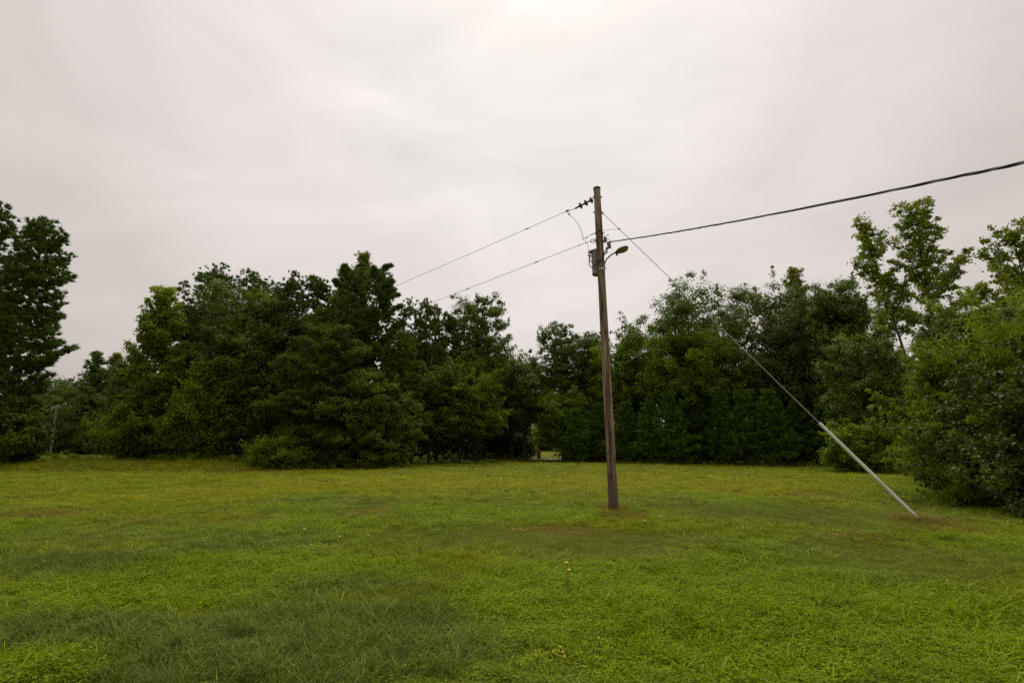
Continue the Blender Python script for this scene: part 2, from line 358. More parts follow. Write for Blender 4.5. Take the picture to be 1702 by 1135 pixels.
def limbed(parent, seed, H, cb, R, prof='tall', nlimb=46, e0=5, e1=45, curve=.15, mode='needle', leaf='pine', bark='bark',
           trunk_r=None, lean=(0, 0), t0=.35, step=.42, fan=.35, tuft=.26, tw=.03, k=14, n_per=26, size=.17, rc=.38, jit=.3, top=.9, droop=0.0, up=0.6, stems=()):
    """tree built limb by limb: pines, cedars and open-crowned gums"""
    rng = np.random.default_rng(seed)
    R *= 1.12
    P = trunk_path(rng, H, lean, wob=.1); tr_ = trunk_r or H*0.011+.03; kk = len(P)
    g = Geo(); g.tube(np.vstack([P[0]-[0, 0, .4], P]), np.concatenate([[tr_*1.4], tr_*np.linspace(1.1, .07, kk)]), 9)
    C = []; A = []
    for i in range(nlimb):
        u = (i+rng.uniform(0, 1))/nlimb; h = cb+(H-cb)*u*.99
        Lh = R*float(PROF[prof](np.array(u)))*rng.uniform(1-jit, 1+jit*.5)
        az = i*2.39996+rng.normal()*.35; el = math.radians(e0+(e1-e0)*u+rng.normal()*7)
        d = np.array([math.cos(az), math.sin(az), 0]); a = on_path(P, np.array(h))
        t = np.linspace(0, 1, 7)[:, None]
        side = np.array([-d[1], d[0], 0])*rng.normal()*.18
        pts = a+d*Lh*math.cos(el)*t+side*Lh*t**2+np.array([0, 0, 1])*(Lh*math.sin(el)*t+curve*Lh*t**2-droop*Lh*t**2.5)
        r0 = min(tr_*.5*(1-u*.8), .02+Lh*.016)
        g.tube(pts, np.linspace(r0, .008, 7), 5, cap=False)
        n = max(2, int(Lh/step)); tt = np.linspace(t0, 1.0, n)+rng.normal(size=n)*.02
        tt = np.clip(tt, .05, 1)
        for x in tt:
            q = np.array([np.interp(x, t[:, 0], pts[:, j]) for j in range(3)])
            m = 1+int(fan*Lh*(1.15-x)/.35)
            dirn = unit(pts[-1]-pts[-3])
            for s_ in range(-m, m+1):
                if s_ and rng.uniform() < .15: continue
                w = s_*.34*min(1, .4+fan)
                lat = np.array([-d[1], d[0], 0])
                off = lat*w+dirn*abs(w)*.5+np.array([0, 0, abs(w)*(.12-droop*.6)])+rng.normal(size=3)*.09
                C.append(q+off); A.append(dirn*.6+lat*np.sign(s_)*.4+np.array([0, 0, up]))
    for x in np.linspace(1-.12, 1.0, 6):
        C.append(on_path(P, np.array(H*x))+rng.normal(size=3)*.1); A.append([0, 0, 1.])
    C = np.array(C); A = unit(np.array(A, float)+rng.normal(size=(len(C), 3))*.2)
    g.build('trunk', M[bark], parent, smooth=True)
    if mode == 'needle':
        V, T = needles(rng, C, A, tuft, tw, k)
        tt = np.repeat(rng.uniform(0, 1, len(C)), k)*.5+rng.uniform(0, 1, len(T))*.5
        TREE_TRIS[0] += len(T)
        make_mesh('crown', V, None, T, M[leaf], parent, tt)
    else:
        V, Q, t = clump_leaves(rng, C, rc*rng.uniform(.7, 1.3, len(C)), n_per, size, None, .75, .65, 4)
        TREE_TRIS[0] += 2*len(Q)
        make_mesh('crown', V, Q, None, M[leaf], parent, t)

# ------------------------------------------------------------------ ground, with the patches of the lawn
PAL = np.array([[0.200, 0.278, 0.000],    # 0 clover
                [0.230, 0.270, 0.001],    # 1 plain green grass
                [0.185, 0.228, 0.024],    # 2 grey green fine grass
                [0.292, 0.300, 0.006],    # 3 olive yellow
                [0.225, 0.178, 0.028],    # 4 brown, dry
                [0.145, 0.190, 0.024]])   # 5 long grey green grass
def _blob(px, py, rx, ry, cls, w):
    x, y, _ = ground(px, py); _, y0, _ = ground(px, py-ry); _, y1, _ = ground(px, py+ry)
    return (x, (y0+y1)/2, rx*y/FPX, max((y0-y1)/2, .15), cls, w)
BLOBS = [_blob(*b) for b in [
    (850, 800, 620, 16, 3, .6), (760, 803, 260, 9, 3, 1.0), (300, 825, 300, 14, 3, .7), (1150, 812, 250, 12, 3, .7), (480, 812, 170, 8, 3, 1.0),
    (60, 858, 110, 13, 4, 1.0), (905, 882, 130, 8, 4, 1.3), (600, 855, 55, 9, 4, .8), (1030, 858, 60, 6, 4, 1.2), (1205, 817, 30, 4, 4, 1.0),
    (1360, 823, 60, 5, 4, .9), (1590, 882, 60, 10, 4, 1.3), (1420, 895, 60, 12, 4, .8), (1370, 866, 50, 8, 4, .8), (300, 868, 200, 10, 4, .6), (370, 783, 130, 2.5, 4, 1.0), (1020, 847, 22, 4, 4, 2.0), (1545, 872, 40, 8, 4, 1.2),
    (950, 905, 260, 26, 2, 1.6), (1330, 856, 260, 22, 2, 1.0), (1480, 930, 210, 34, 2, 1.2), (150, 890, 200, 22, 2, 1.0), (720, 890, 120, 12, 2, .8),
    (1100, 1050, 360, 100, 0, 1.8), (1000, 960, 210, 24, 0, 1.2), (1500, 1070, 280, 80, 0, 1.5), (870, 857, 140, 10, 0, 1.5), (450, 950, 260, 34, 0, 1.2),
    (230, 990, 220, 34, 0, 1.2), (60, 1110, 140, 36, 0, 1.4), (330, 880, 150, 11, 0, .8), (480, 845, 90, 8, 0, 1.0), (1500, 1000, 160, 22, 0, 1.0),
    (520, 1085, 360, 60, 5, 2.2), (610, 1040, 250, 30, 5, 1.5), (110, 1052, 150, 30, 5, 1.4), (120, 940, 140, 20, 5, .8), (560, 975, 120, 14, 5, .6),
    (790, 920, 90, 22, 1, 1.2), (200, 805, 260, 14, 1, 1.0), (1430, 800, 120, 16, 1, .8), (1240, 880, 130, 20, 1, .7)]]
def lawn(x, y):
    x = np.asarray(x, float); y = np.asarray(y, float)
    w = np.zeros(x.shape+(6,))
    for c, s in zip(range(6), (0.55, 0.75, 0.55, 0.30, 0.10, 0.30)):
        w[..., c] = s*np.clip((fbm(x*0.45, y*0.33, 31+c, 4)-0.30)*3.2, 0.02, None)
    w[..., 3] *= sstep(8, 30, y)*2.2+.3; w[..., 0] *= 1.25-sstep(14, 40, y)*.7
    wob = (fbm(x*.8, y*.8, 77, 3)-.5)*1.3
    for bx, by, rx, ry, c, ww in BLOBS:
        d = ((x-bx)/rx)**2+((y-by)/ry)**2
        w[..., c] += ww*1.6*np.clip(1.25-d+wob, 0, 1.2)
    # bank on the left
    bk = sstep(33.5, 36, y-(x+20)*.10)*sstep(-15, -20, x)
    w[..., 3] += bk*1.2; w[..., 2] += bk*1.0
    w = w**2.1; return w/w.sum(-1, keepdims=True)
def lawn_col(x, y, w=None):
    if w is None: w = lawn(x, y)
    c = w@PAL
    v = 0.80+0.42*fbm(np.asarray(x)*1.3, np.asarray(y)*1.0, 91, 4)
    return c*v[..., None]
def axis(segs):
    o = []
    for a, b, s in segs: o.append(np.arange(a, b, s))
    return np.concatenate(o+[[segs[-1][1]]])
gx = axis([(-700, -160, 45), (-160, -60, 8), (-60, -24, 1.5), (-24, 24, .3), (24, 60, 1.5), (60, 160, 8), (160, 700, 45)])
gy = axis([(-300, -20, 35), (-20, 0, 2), (0, 28, .28), (28, 70, .7), (70, 130, 3), (130, 900, 35)])
GX, GY = np.meshgrid(gx, gy); GZ = terrain(GX, GY)
V = np.stack([GX, GY, GZ], -1).reshape(-1, 3); ny, nx = GX.shape
idx = np.arange(nx*ny).reshape(ny, nx)
Q = np.stack([idx[:-1, :-1], idx[:-1, 1:], idx[1:, 1:], idx[1:, :-1]], -1).reshape(-1, 4)
m, n, l, b = mat('lawn_soil')
a = n.new('ShaderNodeAttribute'); a.attribute_name = 'gcol'
t = n.new('ShaderNodeNewGeometry')
z1 = n.new('ShaderNodeTexNoise'); z1.inputs['Scale'].default_value = 9; z1.inputs['Detail'].default_value = 8; z1.inputs['Roughness'].default_value = .75
l.new(t.outputs['Position'], z1.inputs['Vector'])
r = n.new('ShaderNodeMapRange'); r.inputs['From Min'].default_value = .3; r.inputs['From Max'].default_value = .7; r.inputs['To Min'].default_value = .3; r.inputs['To Max'].default_value = 1.0
l.new(z1.outputs['Fac'], r.inputs['Value'])
s = n.new('ShaderNodeVectorMath'); s.operation = 'SCALE'; l.new(a.outputs['Color'], s.inputs[0]); l.new(r.outputs[0], s.inputs['Scale'])
l.new(s.outputs[0], b.inputs['Base Color']); b.inputs['Roughness'].default_value = .95; b.inputs['Specular IOR Level'].default_value = .1
bp = n.new('ShaderNodeBump'); bp.inputs['Strength'].default_value = .9; bp.inputs['Distance'].default_value = .05
l.new(z1.outputs['Fac'], bp.inputs['Height']); l.new(bp.outputs[0], b.inputs['Normal'])
go = make_mesh('ground', V, Q, None, m, smooth=True)
cc = lawn_col(GX, GY)*.85
fw = sstep(0, 4, GY-(46+0*GX))*0   # (kept flat)
col = np.concatenate([cc, np.ones(cc.shape[:2]+(1,))], -1).reshape(-1, 4).astype(np.float32)
ca = go.data.attributes.new('gcol', 'FLOAT_COLOR', 'POINT'); ca.data.foreach_set('color', col.ravel())
tag(go, 'grassy field of patchy green and olive turf reaching back to the wood', 'lawn', kind='structure')

# ------------------------------------------------------------------ grass: one stuff object, tufts instanced by geometry nodes
def grass_mat(name):
    m, n, l, b = mat(name)
    a = n.new('ShaderNodeAttribute'); a.attribute_type = 'INSTANCER'; a.attribute_name = 'gcol'
    ti = n.new('ShaderNodeAttribute'); ti.attribute_name = 'tint'
    r = n.new('ShaderNodeMapRange'); r.inputs['To Min'].default_value = .6; r.inputs['To Max'].default_value = 1.75
    l.new(ti.outputs['Fac'], r.inputs['Value'])
    s = n.new('ShaderNodeVectorMath'); s.operation = 'SCALE'; l.new(a.outputs['Color'], s.inputs[0]); l.new(r.outputs[0], s.inputs['Scale'])
    # a few straw coloured blades
    gt = n.new('ShaderNodeMath'); gt.operation = 'GREATER_THAN'; gt.inputs[1].default_value = .965; l.new(ti.outputs['Fac'], gt.inputs[0])
    sc_ = n.new('ShaderNodeMath'); sc_.operation = 'MULTIPLY'; sc_.inputs[1].default_value = .55; l.new(gt.outputs[0], sc_.inputs[0])
    mx = n.new('ShaderNodeMix'); mx.data_type = 'RGBA'; mx.inputs['B'].default_value = (.34, .31, .15, 1)
    l.new(sc_.outputs[0], mx.inputs[0]); l.new(s.outputs[0], mx.inputs['A'])
    l.new(mx.outputs['Result'], b.inputs['Base Color']); b.inputs['Roughness'].default_value = .5; b.inputs['Specular IOR Level'].default_value = .10
    tr = n.new('ShaderNodeBsdfTranslucent'); l.new(mx.outputs['Result'], tr.inputs['Color'])
    ms = n.new('ShaderNodeMixShader'); ms.inputs[0].default_value = .3
    l.new(b.outputs[0], ms.inputs[1]); l.new(tr.outputs[0], ms.inputs[2]); l.new(ms.outputs[0], n['Material Output'].inputs['Surface'])
    return m
GM = grass_mat('grass_blade')
def tuft_mesh(name, rng, nb, rad, h0, h1, w, bend, lean=.3):
    V = []; Q = []; T = []; tint = []
    tq = []; tt = []
    for i in range(nb):
        a = rng.uniform(0, 6.283); r = rad*math.sqrt(rng.uniform()); p = np.array([math.cos(a)*r, math.sin(a)*r, -.01])
        da = rng.uniform(0, 6.283); d = np.array([math.cos(da), math.sin(da), 0]); s_ = np.array([-d[1], d[0], 0])
        s_ = unit(s_+rng.normal(size=3)*.3)
        h = rng.uniform(h0, h1); bd = bend*rng.uniform(.3, 1.3)*h; ln = lean*rng.uniform(0, 1)*h; ww = w*rng.uniform(.7, 1.3)
        k0 = len(V)
        for t_, wf in ((0, .7), (.4, 1), (.75, .75)):
            c = p+d*(ln*t_+bd*t_**2)+np.array([0, 0, h*(t_-.30*t_**3*min(1, bend))])
            V += [c-s_*ww*wf*.5, c+s_*ww*wf*.5]
        V.append(p+d*(ln+bd)+np.array([0, 0, h*(1-.30*min(1, bend))]))
        Q += [(k0, k0+1, k0+3, k0+2), (k0+2, k0+3, k0+5, k0+4)]; T.append((k0+4, k0+5, k0+6))
        v = rng.uniform(); tq += [v, v]; tt.append(v)
    return make_mesh(name, V, Q, T, GM, None, tq+tt)
def clover_mesh(name, rng, nl, rad, h0, h1, size):
    a = rng.uniform(0, 6.283, nl); r = rad*np.sqrt(rng.uniform(size=nl)); h = rng.uniform(h0, h1, nl)
    C = np.stack([np.cos(a)*r, np.sin(a)*r, h], -1)
    Cs = []; Ns = []
    for j in range(3):
        th = a+j*2.094+rng.uniform(0, 1, nl)
        Cs.append(C+np.stack([np.cos(th), np.sin(th), 0*th], -1)*size*.55)
        Ns.append(np.stack([np.cos(th)*.3, np.sin(th)*.3, 1+0*th], -1)+rng.normal(size=(nl, 3))*.4)
    C = np.vstack(Cs); Nn = np.vstack(Ns)
    V, Q = leaf_quads(rng, C, size*rng.uniform(.7, 1.3, len(C)), Nn, .85, .1)
    return make_mesh(name, V, Q, None, GM, None, np.clip(rng.normal(.5, .2, len(Q)), 0, .92))
tcol = bpy.data.collections.new('grass_tufts')
rg = np.random.default_rng(11)
protos = [clover_mesh('tuft_a', rg, 60, .15, .010, .06, .013), clover_mesh('tuft_b', rg, 50, .14, .02, .085, .017),
          tuft_mesh('tuft_c', rg, 56, .13, .03, .065, .0034, .6), tuft_mesh('tuft_d', rg, 50, .12, .04, .085, .0040, .8),
          tuft_mesh('tuft_e', rg, 70, .13, .02, .05, .0026, .5), tuft_mesh('tuft_f', rg, 34, .12, .06, .15, .0048, 1.0, .6),
          tuft_mesh('tuft_g', rg, 12, .07, .10, .22, .0075, 1.1, .7)]
for p in protos:
    COL.objects.unlink(p); tcol.objects.link(p)
rg = np.random.default_rng(5)
def scatter(y0, y1, dens, sc, margin=5, xr=1.12):
    n_ = int(dens*(y1-y0)*2*(y1*xr+margin)); y = rg.uniform(y0, y1, n_); x = rg.uniform(-1, 1, n_)*(y1*xr+margin)
    k = np.abs(x) < y*xr+margin; return x[k], y[k], np.full(k.sum(), sc)
bands = [scatter(2.2, 8, 230, .9, 3.5), scatter(8, 14, 110, 1.1), scatter(14, 24, 34, 1.5), scatter(24, 40, 15, 2.1), scatter(40, 66, 5.5, 3.0)]
X = np.concatenate([b_[0] for b_ in bands]); Y = np.concatenate([b_[1] for b_ in bands]); S = np.concatenate([b_[2] for b_ in bands])
w = lawn(X, Y); n_ = len(X)
cum = w.cumsum(-1); keepm = None; cls = (rg.uniform(size=n_)[:, None] > cum).sum(-1).clip(0, 5)
u = rg.uniform(size=n_)
ix = np.select([cls == 0, cls == 1, cls == 2, cls == 3, cls == 4],
               [np.where(u < .22, 0, np.where(u < .46, 1, np.where(u < .70, 3, np.where(u < .88, 2, np.where(u < .96, 5, 6))))), np.where(u < .4, 2, np.where(u < .72, 3, np.where(u < .82, 5, np.where(u < .86, 6, 4)))), np.where(u < .75, 4, 2),
                np.where(u < .6, 2, 4), np.where(u < .7, 4, 2)], np.where(u < .55, 5, np.where(u < .72, 3, np.where(u < .8, 6, 2))))
# scattered long blades and clumps of coarse grass
cn = fbm(X*1.1, Y*1.1, 301, 2)
ix = np.where((cn > .63) & (rg.uniform(size=n_) < .32) & (cls != 2), np.where(rg.uniform(size=n_) < .4, 6, 5), ix)
bank = sstep(33.5, 36, Y-(X+20)*.10)*sstep(-15, -20, X)
ix = np.where((bank > .5) & (rg.uniform(size=n_) < .7), 5, ix)
colr = lawn_col(X, Y, w)*.55+PAL[cls]*(.82+.36*rg.uniform(size=n_))[:, None]*.45
colr *= (.75+.5*rg.uniform(size=n_))[:, None]
hs = rg.uniform(.5, 1.3, n_)*(.65+.8*fbm(X*.9, Y*.9, 411, 3))*(1+bank*1.3)
for gx0, gy0, rr_ in ((*ground(1020, 845)[:2], .35), (*ground(1529, 863)[:2], .5)):
    dd_ = np.hypot(X-gx0, Y-gy0); near = (dd_ < rr_) & (rg.uniform(size=n_) < .6); ix = np.where(near, 6, ix); hs = np.where(near, hs*.9, hs)
    colr = np.where((dd_ < rr_*1.4)[:, None], colr*.4+np.array([.24, .17, .035])*.6, colr)
# mown height falls off with tuft size, so enlarged far tufts stay as low as near ones
scl = np.stack([S, S, np.sqrt(S)*hs], -1)
# nothing grows against the pole's foot
me = bpy.data.meshes.new('grass'); me.vertices.add(n_)
me.vertices.foreach_set('co', np.stack([X, Y, terrain(X, Y)], -1).astype(np.float32).ravel())
def vattr(nm, ty, key, v): at_ = me.attributes.new(nm, ty, 'POINT'); at_.data.foreach_set(key, v.ravel())
vattr('scl', 'FLOAT_VECTOR', 'vector', scl.astype(np.float32))
vattr('rot', 'FLOAT_VECTOR', 'vector', np.stack([rg.normal(size=n_)*.1, rg.normal(size=n_)*.1, rg.uniform(0, 6.283, n_)], -1).astype(np.float32))
vattr('idx', 'INT', 'value', ix.astype(np.int32))
vattr('gcol', 'FLOAT_COLOR', 'color', np.concatenate([colr, np.ones((n_, 1))], -1).astype(np.float32))
grass = bpy.data.objects.new('grass', me); COL.objects.link(grass)
tag(grass, 'low turf of mixed grass blades and clover leaves covering the field', 'grass', kind='stuff')
ng = bpy.data.node_groups.new('scatter_grass', 'GeometryNodeTree')
ng.interface.new_socket('Geometry', in_out='INPUT', socket_type='NodeSocketGeometry')
ng.interface.new_socket('Geometry', in_out='OUTPUT', socket_type='NodeSocketGeometry')
gn = ng.nodes; gl = ng.links
gi = gn.new('NodeGroupInput'); gout = gn.new('NodeGroupOutput')
ci = gn.new('GeometryNodeCollectionInfo'); ci.inputs['Collection'].default_value = tcol; ci.inputs['Separate Children'].default_value = True; ci.inputs['Reset Children'].default_value = True
ip = gn.new('GeometryNodeInstanceOnPoints'); ip.inputs['Pick Instance'].default_value = True
def named(nm, ty): q = gn.new('GeometryNodeInputNamedAttribute'); q.data_type = ty; q.inputs['Name'].default_value = nm; return q
er = gn.new('FunctionNodeEulerToRotation')
gl.new(named('rot', 'FLOAT_VECTOR').outputs['Attribute'], er.inputs[0])
gl.new(gi.outputs[0], ip.inputs['Points']); gl.new(ci.outputs[0], ip.inputs['Instance'])
gl.new(named('idx', 'INT').outputs['Attribute'], ip.inputs['Instance Index'])
gl.new(er.outputs[0], ip.inputs['Rotation']); gl.new(named('scl', 'FLOAT_VECTOR').outputs['Attribute'], ip.inputs['Scale'])
gl.new(ip.outputs[0], gout.inputs[0])
md = grass.modifiers.new('scatter', 'NODES'); md.node_group = ng

# driveway beyond the gap in the trees
g = Geo(); p0 = ground(862, 763.3); p1 = ground(935, 761)
cl = np.array([[-8, 60.5], [p0[0], 65.5], [5.5, 68.5], [9, 72], [18, 78], [34, 84], [60, 92]])
tt = np.linspace(0, 1, 40); cx = np.interp(tt, np.linspace(0, 1, len(cl)), cl[:, 0]); cy = np.interp(tt, np.linspace(0, 1, len(cl)), cl[:, 1])
tg = unit(np.stack([np.gradient(cx), np.gradient(cy)], -1)); nr = np.stack([-tg[:, 1], tg[:, 0]], -1)
ro = []
for k_ in (-1.6, 0, 1.6):
    qx, qy = cx+nr[:, 0]*k_, cy+nr[:, 1]*k_; ro.append(np.stack([qx, qy, terrain(qx, qy)+.03+(.05 if k_ == 0 else 0)], -1))
ro = np.stack(ro, 1); id_ = np.arange(120).reshape(40, 3)
g.add(ro.reshape(-1, 3), np.stack([id_[:-1, :-1], id_[:-1, 1:], id_[1:, 1:], id_[1:, :-1]], -1).reshape(-1, 4))
tag(g.build('driveway', rough_mat('gravel', (.22, .19, .17), (.36, .32, .29), (3, 3, 3))), 'pale gravel drive crossing behind the field at the gap in the trees', 'driveway', kind='structure')

# ------------------------------------------------------------------ trees
def tree(kind, seed, label, cat, px, topy, Y, wpx, name=None, cb=.25, midpy=None, group=None, **kw):
    mid = midpy or (topy+765)/2
    c = at(px, mid, Y); X = c.x; z = float(terrain(X, Y)); H = at(px, topy, Y).z-z
    depth = Y*math.cos(TILT)+(H*.6-CAMZ)*math.sin(TILT); R = wpx/2*depth/FPX
    e_ = empty(name or 'tree', (X, Y, z), label, cat, group)
    (broadleaf if kind == 'b' else limbed)(e_, seed, H, cb*H, R, **kw)
    return e_
B = dict; 
PINE = B(mode='needle', leaf='pine', k=30, tw=.075, tuft=.34, step=.27, fan=.5)
def pine(*a, **k): d = dict(PINE); d.update(k); return tree('l', *a, cat='pine tree', name='pine_tree', **d)
def leafy(*a, **k): return tree('b', *a, **k)

def T_(fn, seed, label, px, topy, Y, wpx, **k):
    if fn == 'pine': return tree('l', seed, label, 'pine tree', px, topy, Y, wpx, name='pine_tree', **{**PINE, **k})
    if fn == 'puff': return tree('b', seed, label, 'pine tree', px, topy, Y, wpx, name='pine_tree', **{**B(leaf='pine', needle=17, n_per=26, tuft=.32, tw=.07, rc=.75, prof='dome', dens=4.2, trunk_r=.18, shoots=0), **k})
    if fn == 'gum': return tree('l', seed, label, 'tree', px, topy, Y, wpx, **{**B(mode='leaf', leaf='gum', e0=15, e1=65, curve=.15, nlimb=54, n_per=44, size=.24, rc=.5, step=.5, fan=.25, prof='tall', bark='bark_pale'), **k})
    if fn == 'cedar': return tree('l', seed, label, 'cedar tree', px, topy, Y, wpx, name='cedar_tree', **{**B(mode='leaf', leaf='cedar', e0=12, e1=35, curve=.05, droop=.25, nlimb=80, n_per=44, size=.17, rc=.42, step=.45, fan=.35, prof='cone'), **k})
    return tree('b', seed, label, 'tree', px, topy, Y, wpx, **k)

# -- left edge
T_('pine', 101, 'tallest dark pine at the left edge with layered boughs and upturned tips', -62, 336, 40, 190, cb=.02, prof='egg', nlimb=95, e0=-5, e1=28, curve=.28, lean=(0, 0))
T_('pine', 102, 'pine at the left edge with ragged flat top standing beside the tallest one', 34, 372, 37, 112, cb=.02, prof='pinecol', nlimb=110, e0=-10, e1=32, curve=.3, jit=.3)
T_('leaf', 103, 'leafy understory tree at the foot of the left edge pines', 8, 655, 36.5, 95, cb=.05, leaf='cedar', nclump=70, rc=.6, prof='dome', stems=3)
# -- far left, beyond the distant pole
T_('gum', 111, 'thin feathery tree with airy top above the small distant pole', 148, 588, 66, 62, cb=.04, leaf='oak', bark='bark', nlimb=56, trunk_r=.09)
T_('gum', 112, 'thin feathery tree just right of the other behind the distant pole, paler', 182, 590, 68, 56, cb=.04, nlimb=56, bark='bark', trunk_r=.09, leaf='gum_pale')
T_('leaf', 113, 'low round tree close behind the distant leaning pole', 108, 628, 69, 90, cb=.02, leaf='oak', nclump=70, rc=1.1)
T_('leaf', 114, 'small dark tree between the feathery trees and the yellow green sweetgum', 205, 592, 60, 60, cb=.1, leaf='oak', nclump=80, prof='egg')
T_('leaf', 115, 'dark filler tree low behind the distant pole with dense foliage to the ground', 130, 668, 68, 130, cb=.03, leaf='oak', nclump=110, prof='dome', rc=1.2)
T_('leaf', 116, 'dark low tree right of the far pole under the feathery trees', 192, 650, 67, 125, cb=.01, leaf='oak', prof='dome', rc=1.1)
# -- left group
T_('gum', 121, 'yellow green sweetgum with bright pointed top left of the dark pines', 256, 488, 45.5, 90, cb=.12, nlimb=72, n_per=46, prof='column')
T_('leaf', 122, 'broad green tree with low limbs sweeping to the grass below the sweetgum', 238, 640, 45.5, 120, cb=.04, leaf='oak_green', nclump=150, prof='egg', lobes=.6, rc=.9, stems=2)
T_('puff', 123, 'big round topped pine behind the grey green leafy tree', 383, 450, 54, 150, cb=.3, dens=7.5, rc=.9, lobes=.2)
T_('puff', 124, 'dark pine shoulder standing left of the big round topped pine', 326, 488, 53, 74, cb=.25, dens=7, lobes=.2)
T_('leaf', 125, 'tall grey green leafy tree in front of the round topped pine', 412, 474, 47, 140, cb=.10, leaf='oak', nclump=240, prof='dome', rc=.85, stems=2)
T_('leaf', 126, 'fresh green sapling with drooping low branches in front of the left group', 335, 600, 44, 120, cb=.04, leaf='oak_green', nclump=130, prof='egg', rc=.8)
T_('puff', 131, 'pine with open see-through needle crown beside the tall grey green tree', 500, 455, 50, 105, cb=.35, prof='dome', dens=6.5, rc=.6, n_per=20, lobes=.2)
T_('gum', 132, 'pale green sweetgum top poking up behind the tallest centre pine', 596, 426, 49, 50, cb=.62, nlimb=34, leaf='gum_pale')
T_('gum', 133, 'second smaller pale sweetgum top just left of the tallest centre pine', 564, 447, 49.5, 42, cb=.62, nlimb=30, leaf='gum_pale')
T_('puff', 134, 'tall pine with dense tufted crown rising above the spreading cedar', 600, 442, 47, 98, cb=.22, dens=6, shoots=.3, lobes=.6, rc=.8)
T_('pine', 135, 'pine half hidden between the open crowned pine and the tall tufted one', 530, 520, 45, 150, cb=.1, prof='egg', nlimb=70, e0=0, e1=45, leaf='pine_far')
T_('cedar', 136, 'wide spreading cedar with drooping boughs touching the field', 548, 545, 40.5, 212, cb=.02, prof='egg', nlimb=84, n_per=40, jit=.65, fan=.3, e0=5, e1=50, rc=.38)
T_('leaf', 137, 'bushy olive tree joined to the right side of the spreading cedar', 622, 620, 41, 130, cb=.02, leaf='cedar', prof='dome', rc=.55, size=.15, stems=3, lobes=.6, dens=4.5)
T_('leaf', 138, 'light green shrub in front of the spreading cedar, low at the grass edge', 470, 725, 39, 100, name='shrub', cb=.05, leaf='oak_green', nclump=60, prof='dome', rc=.5, size=.14)
# -- centre
T_('puff', 141, 'pine with rounded dark crown just right of the tallest centre pine', 688, 494, 53, 90, cb=.25, dens=5)
T_('puff', 142, 'short crowned pine between the rounded pine and the airy tall oak', 729, 512, 56, 62, cb=.35, rc=.65)
T_('pine', 143, 'lower olive pine filling the space right of the cedar', 665, 560, 46, 110, cb=.12, prof='egg', nlimb=60, leaf='pine_far')
T_('leaf', 144, 'tall airy oak with open crown and a bough reaching right', 792, 484, 58, 92, cb=.35, leaf='oak', prof='dome', rc=.72, n_per=110, lobes=.45, dens=7, core=.6)
T_('leaf', 145, 'leafy tree with layered horizontal limbs below the airy oak', 765, 600, 54, 140, cb=.22, leaf='oak_green', nclump=120, prof='dome', rc=.8, flat=.4)
T_('leaf', 146, 'dark dense tree at the left of the low dip in the treeline', 715, 610, 52, 130, cb=.2, leaf='oak', nclump=130, prof='dome')
T_('leaf', 147, 'low rounded tree under the dip in the treeline', 850, 578, 66, 90, cb=.25, leaf='oak', nclump=110, prof='dome', rc=1.1)
T_('leaf', 148, 'forked dark trunked tree beside the gap, leaves hanging over the drive', 872, 592, 62, 80, cb=.35, leaf='oak', nclump=80, prof='dome', trunk_r=.26)
T_('leaf', 151, 'feathery tree with sky showing between leaning limbs right of the gap', 935, 532, 64, 78, cb=.35, leaf='oak', prof='dome', bark='bark_pale', rc=.65, n_per=110, lobes=.45, dens=6, core=.3, stems=3)
T_('leaf', 152, 'slim tree left of the utility pole with leafy narrow top', 985, 548, 62, 60, cb=.2, leaf='oak', nclump=90, prof='column', rc=.9)
T_('leaf', 153, 'fresh green tree arching over the gap above the drive', 940, 650, 59, 86, cb=.2, lean=(-.5, 0), lobes=.5, leaf='oak_green', nclump=60, prof='dome', rc=.8)
T_('leaf', 154, 'bright green tree beyond the drive seen through the gap', 908, 686, 118, 95, cb=.04, leaf='oak_green', nclump=70, prof='dome', rc=1.0)
# -- right of the pole
T_('leaf', 161, 'green tree just right of the utility pole with flat leafy top', 1040, 545, 58, 90, cb=.25, leaf='oak_green', nclump=120, prof='dome')
T_('leaf', 162, 'big round crowned oak, leftmost of the large oaks right of the pole', 1148, 472, 56, 175, cb=.25, leaf='oak', nclump=240, prof='dome', rc=1.15, stems=2)
T_('leaf', 163, 'lighter green tree with visible forked trunk in front of the big round oak', 1150, 545, 52, 150, cb=.38, leaf='oak_green', nclump=100, prof='dome', rc=.85, trunk_r=.2, stems=3)
T_('leaf', 164, 'greyish oak with broad lumpy crown behind the guy wire', 1290, 474, 54, 165, cb=.22, leaf='oak_grey', nclump=230, prof='dome', rc=1.1, stems=2)
T_('gum', 165, 'pale pointed sweetgum top showing above the greyish oak', 1338, 452, 60, 70, cb=.4, nlimb=44, n_per=40, e1=75, prof='dome', leaf='gum_pale')
T_('leaf', 166, 'second greyish oak with sky holes in its crown near the tall forked gum', 1368, 480, 51, 130, cb=.2, leaf='oak_grey', nclump=130, prof='dome', rc=.9, stems=2)
T_('leaf', 167, 'dark rounded oak against the left side of the tall gum', 1412, 462, 46, 95, cb=.2, leaf='oak', nclump=150, prof='dome', rc=.8, stems=2)
T_('leaf', 168, 'medium green tree below the tall gum, above the low green shrub', 1450, 545, 38, 130, cb=.15, leaf='oak', nclump=140, prof='dome', rc=.7, size=.16)
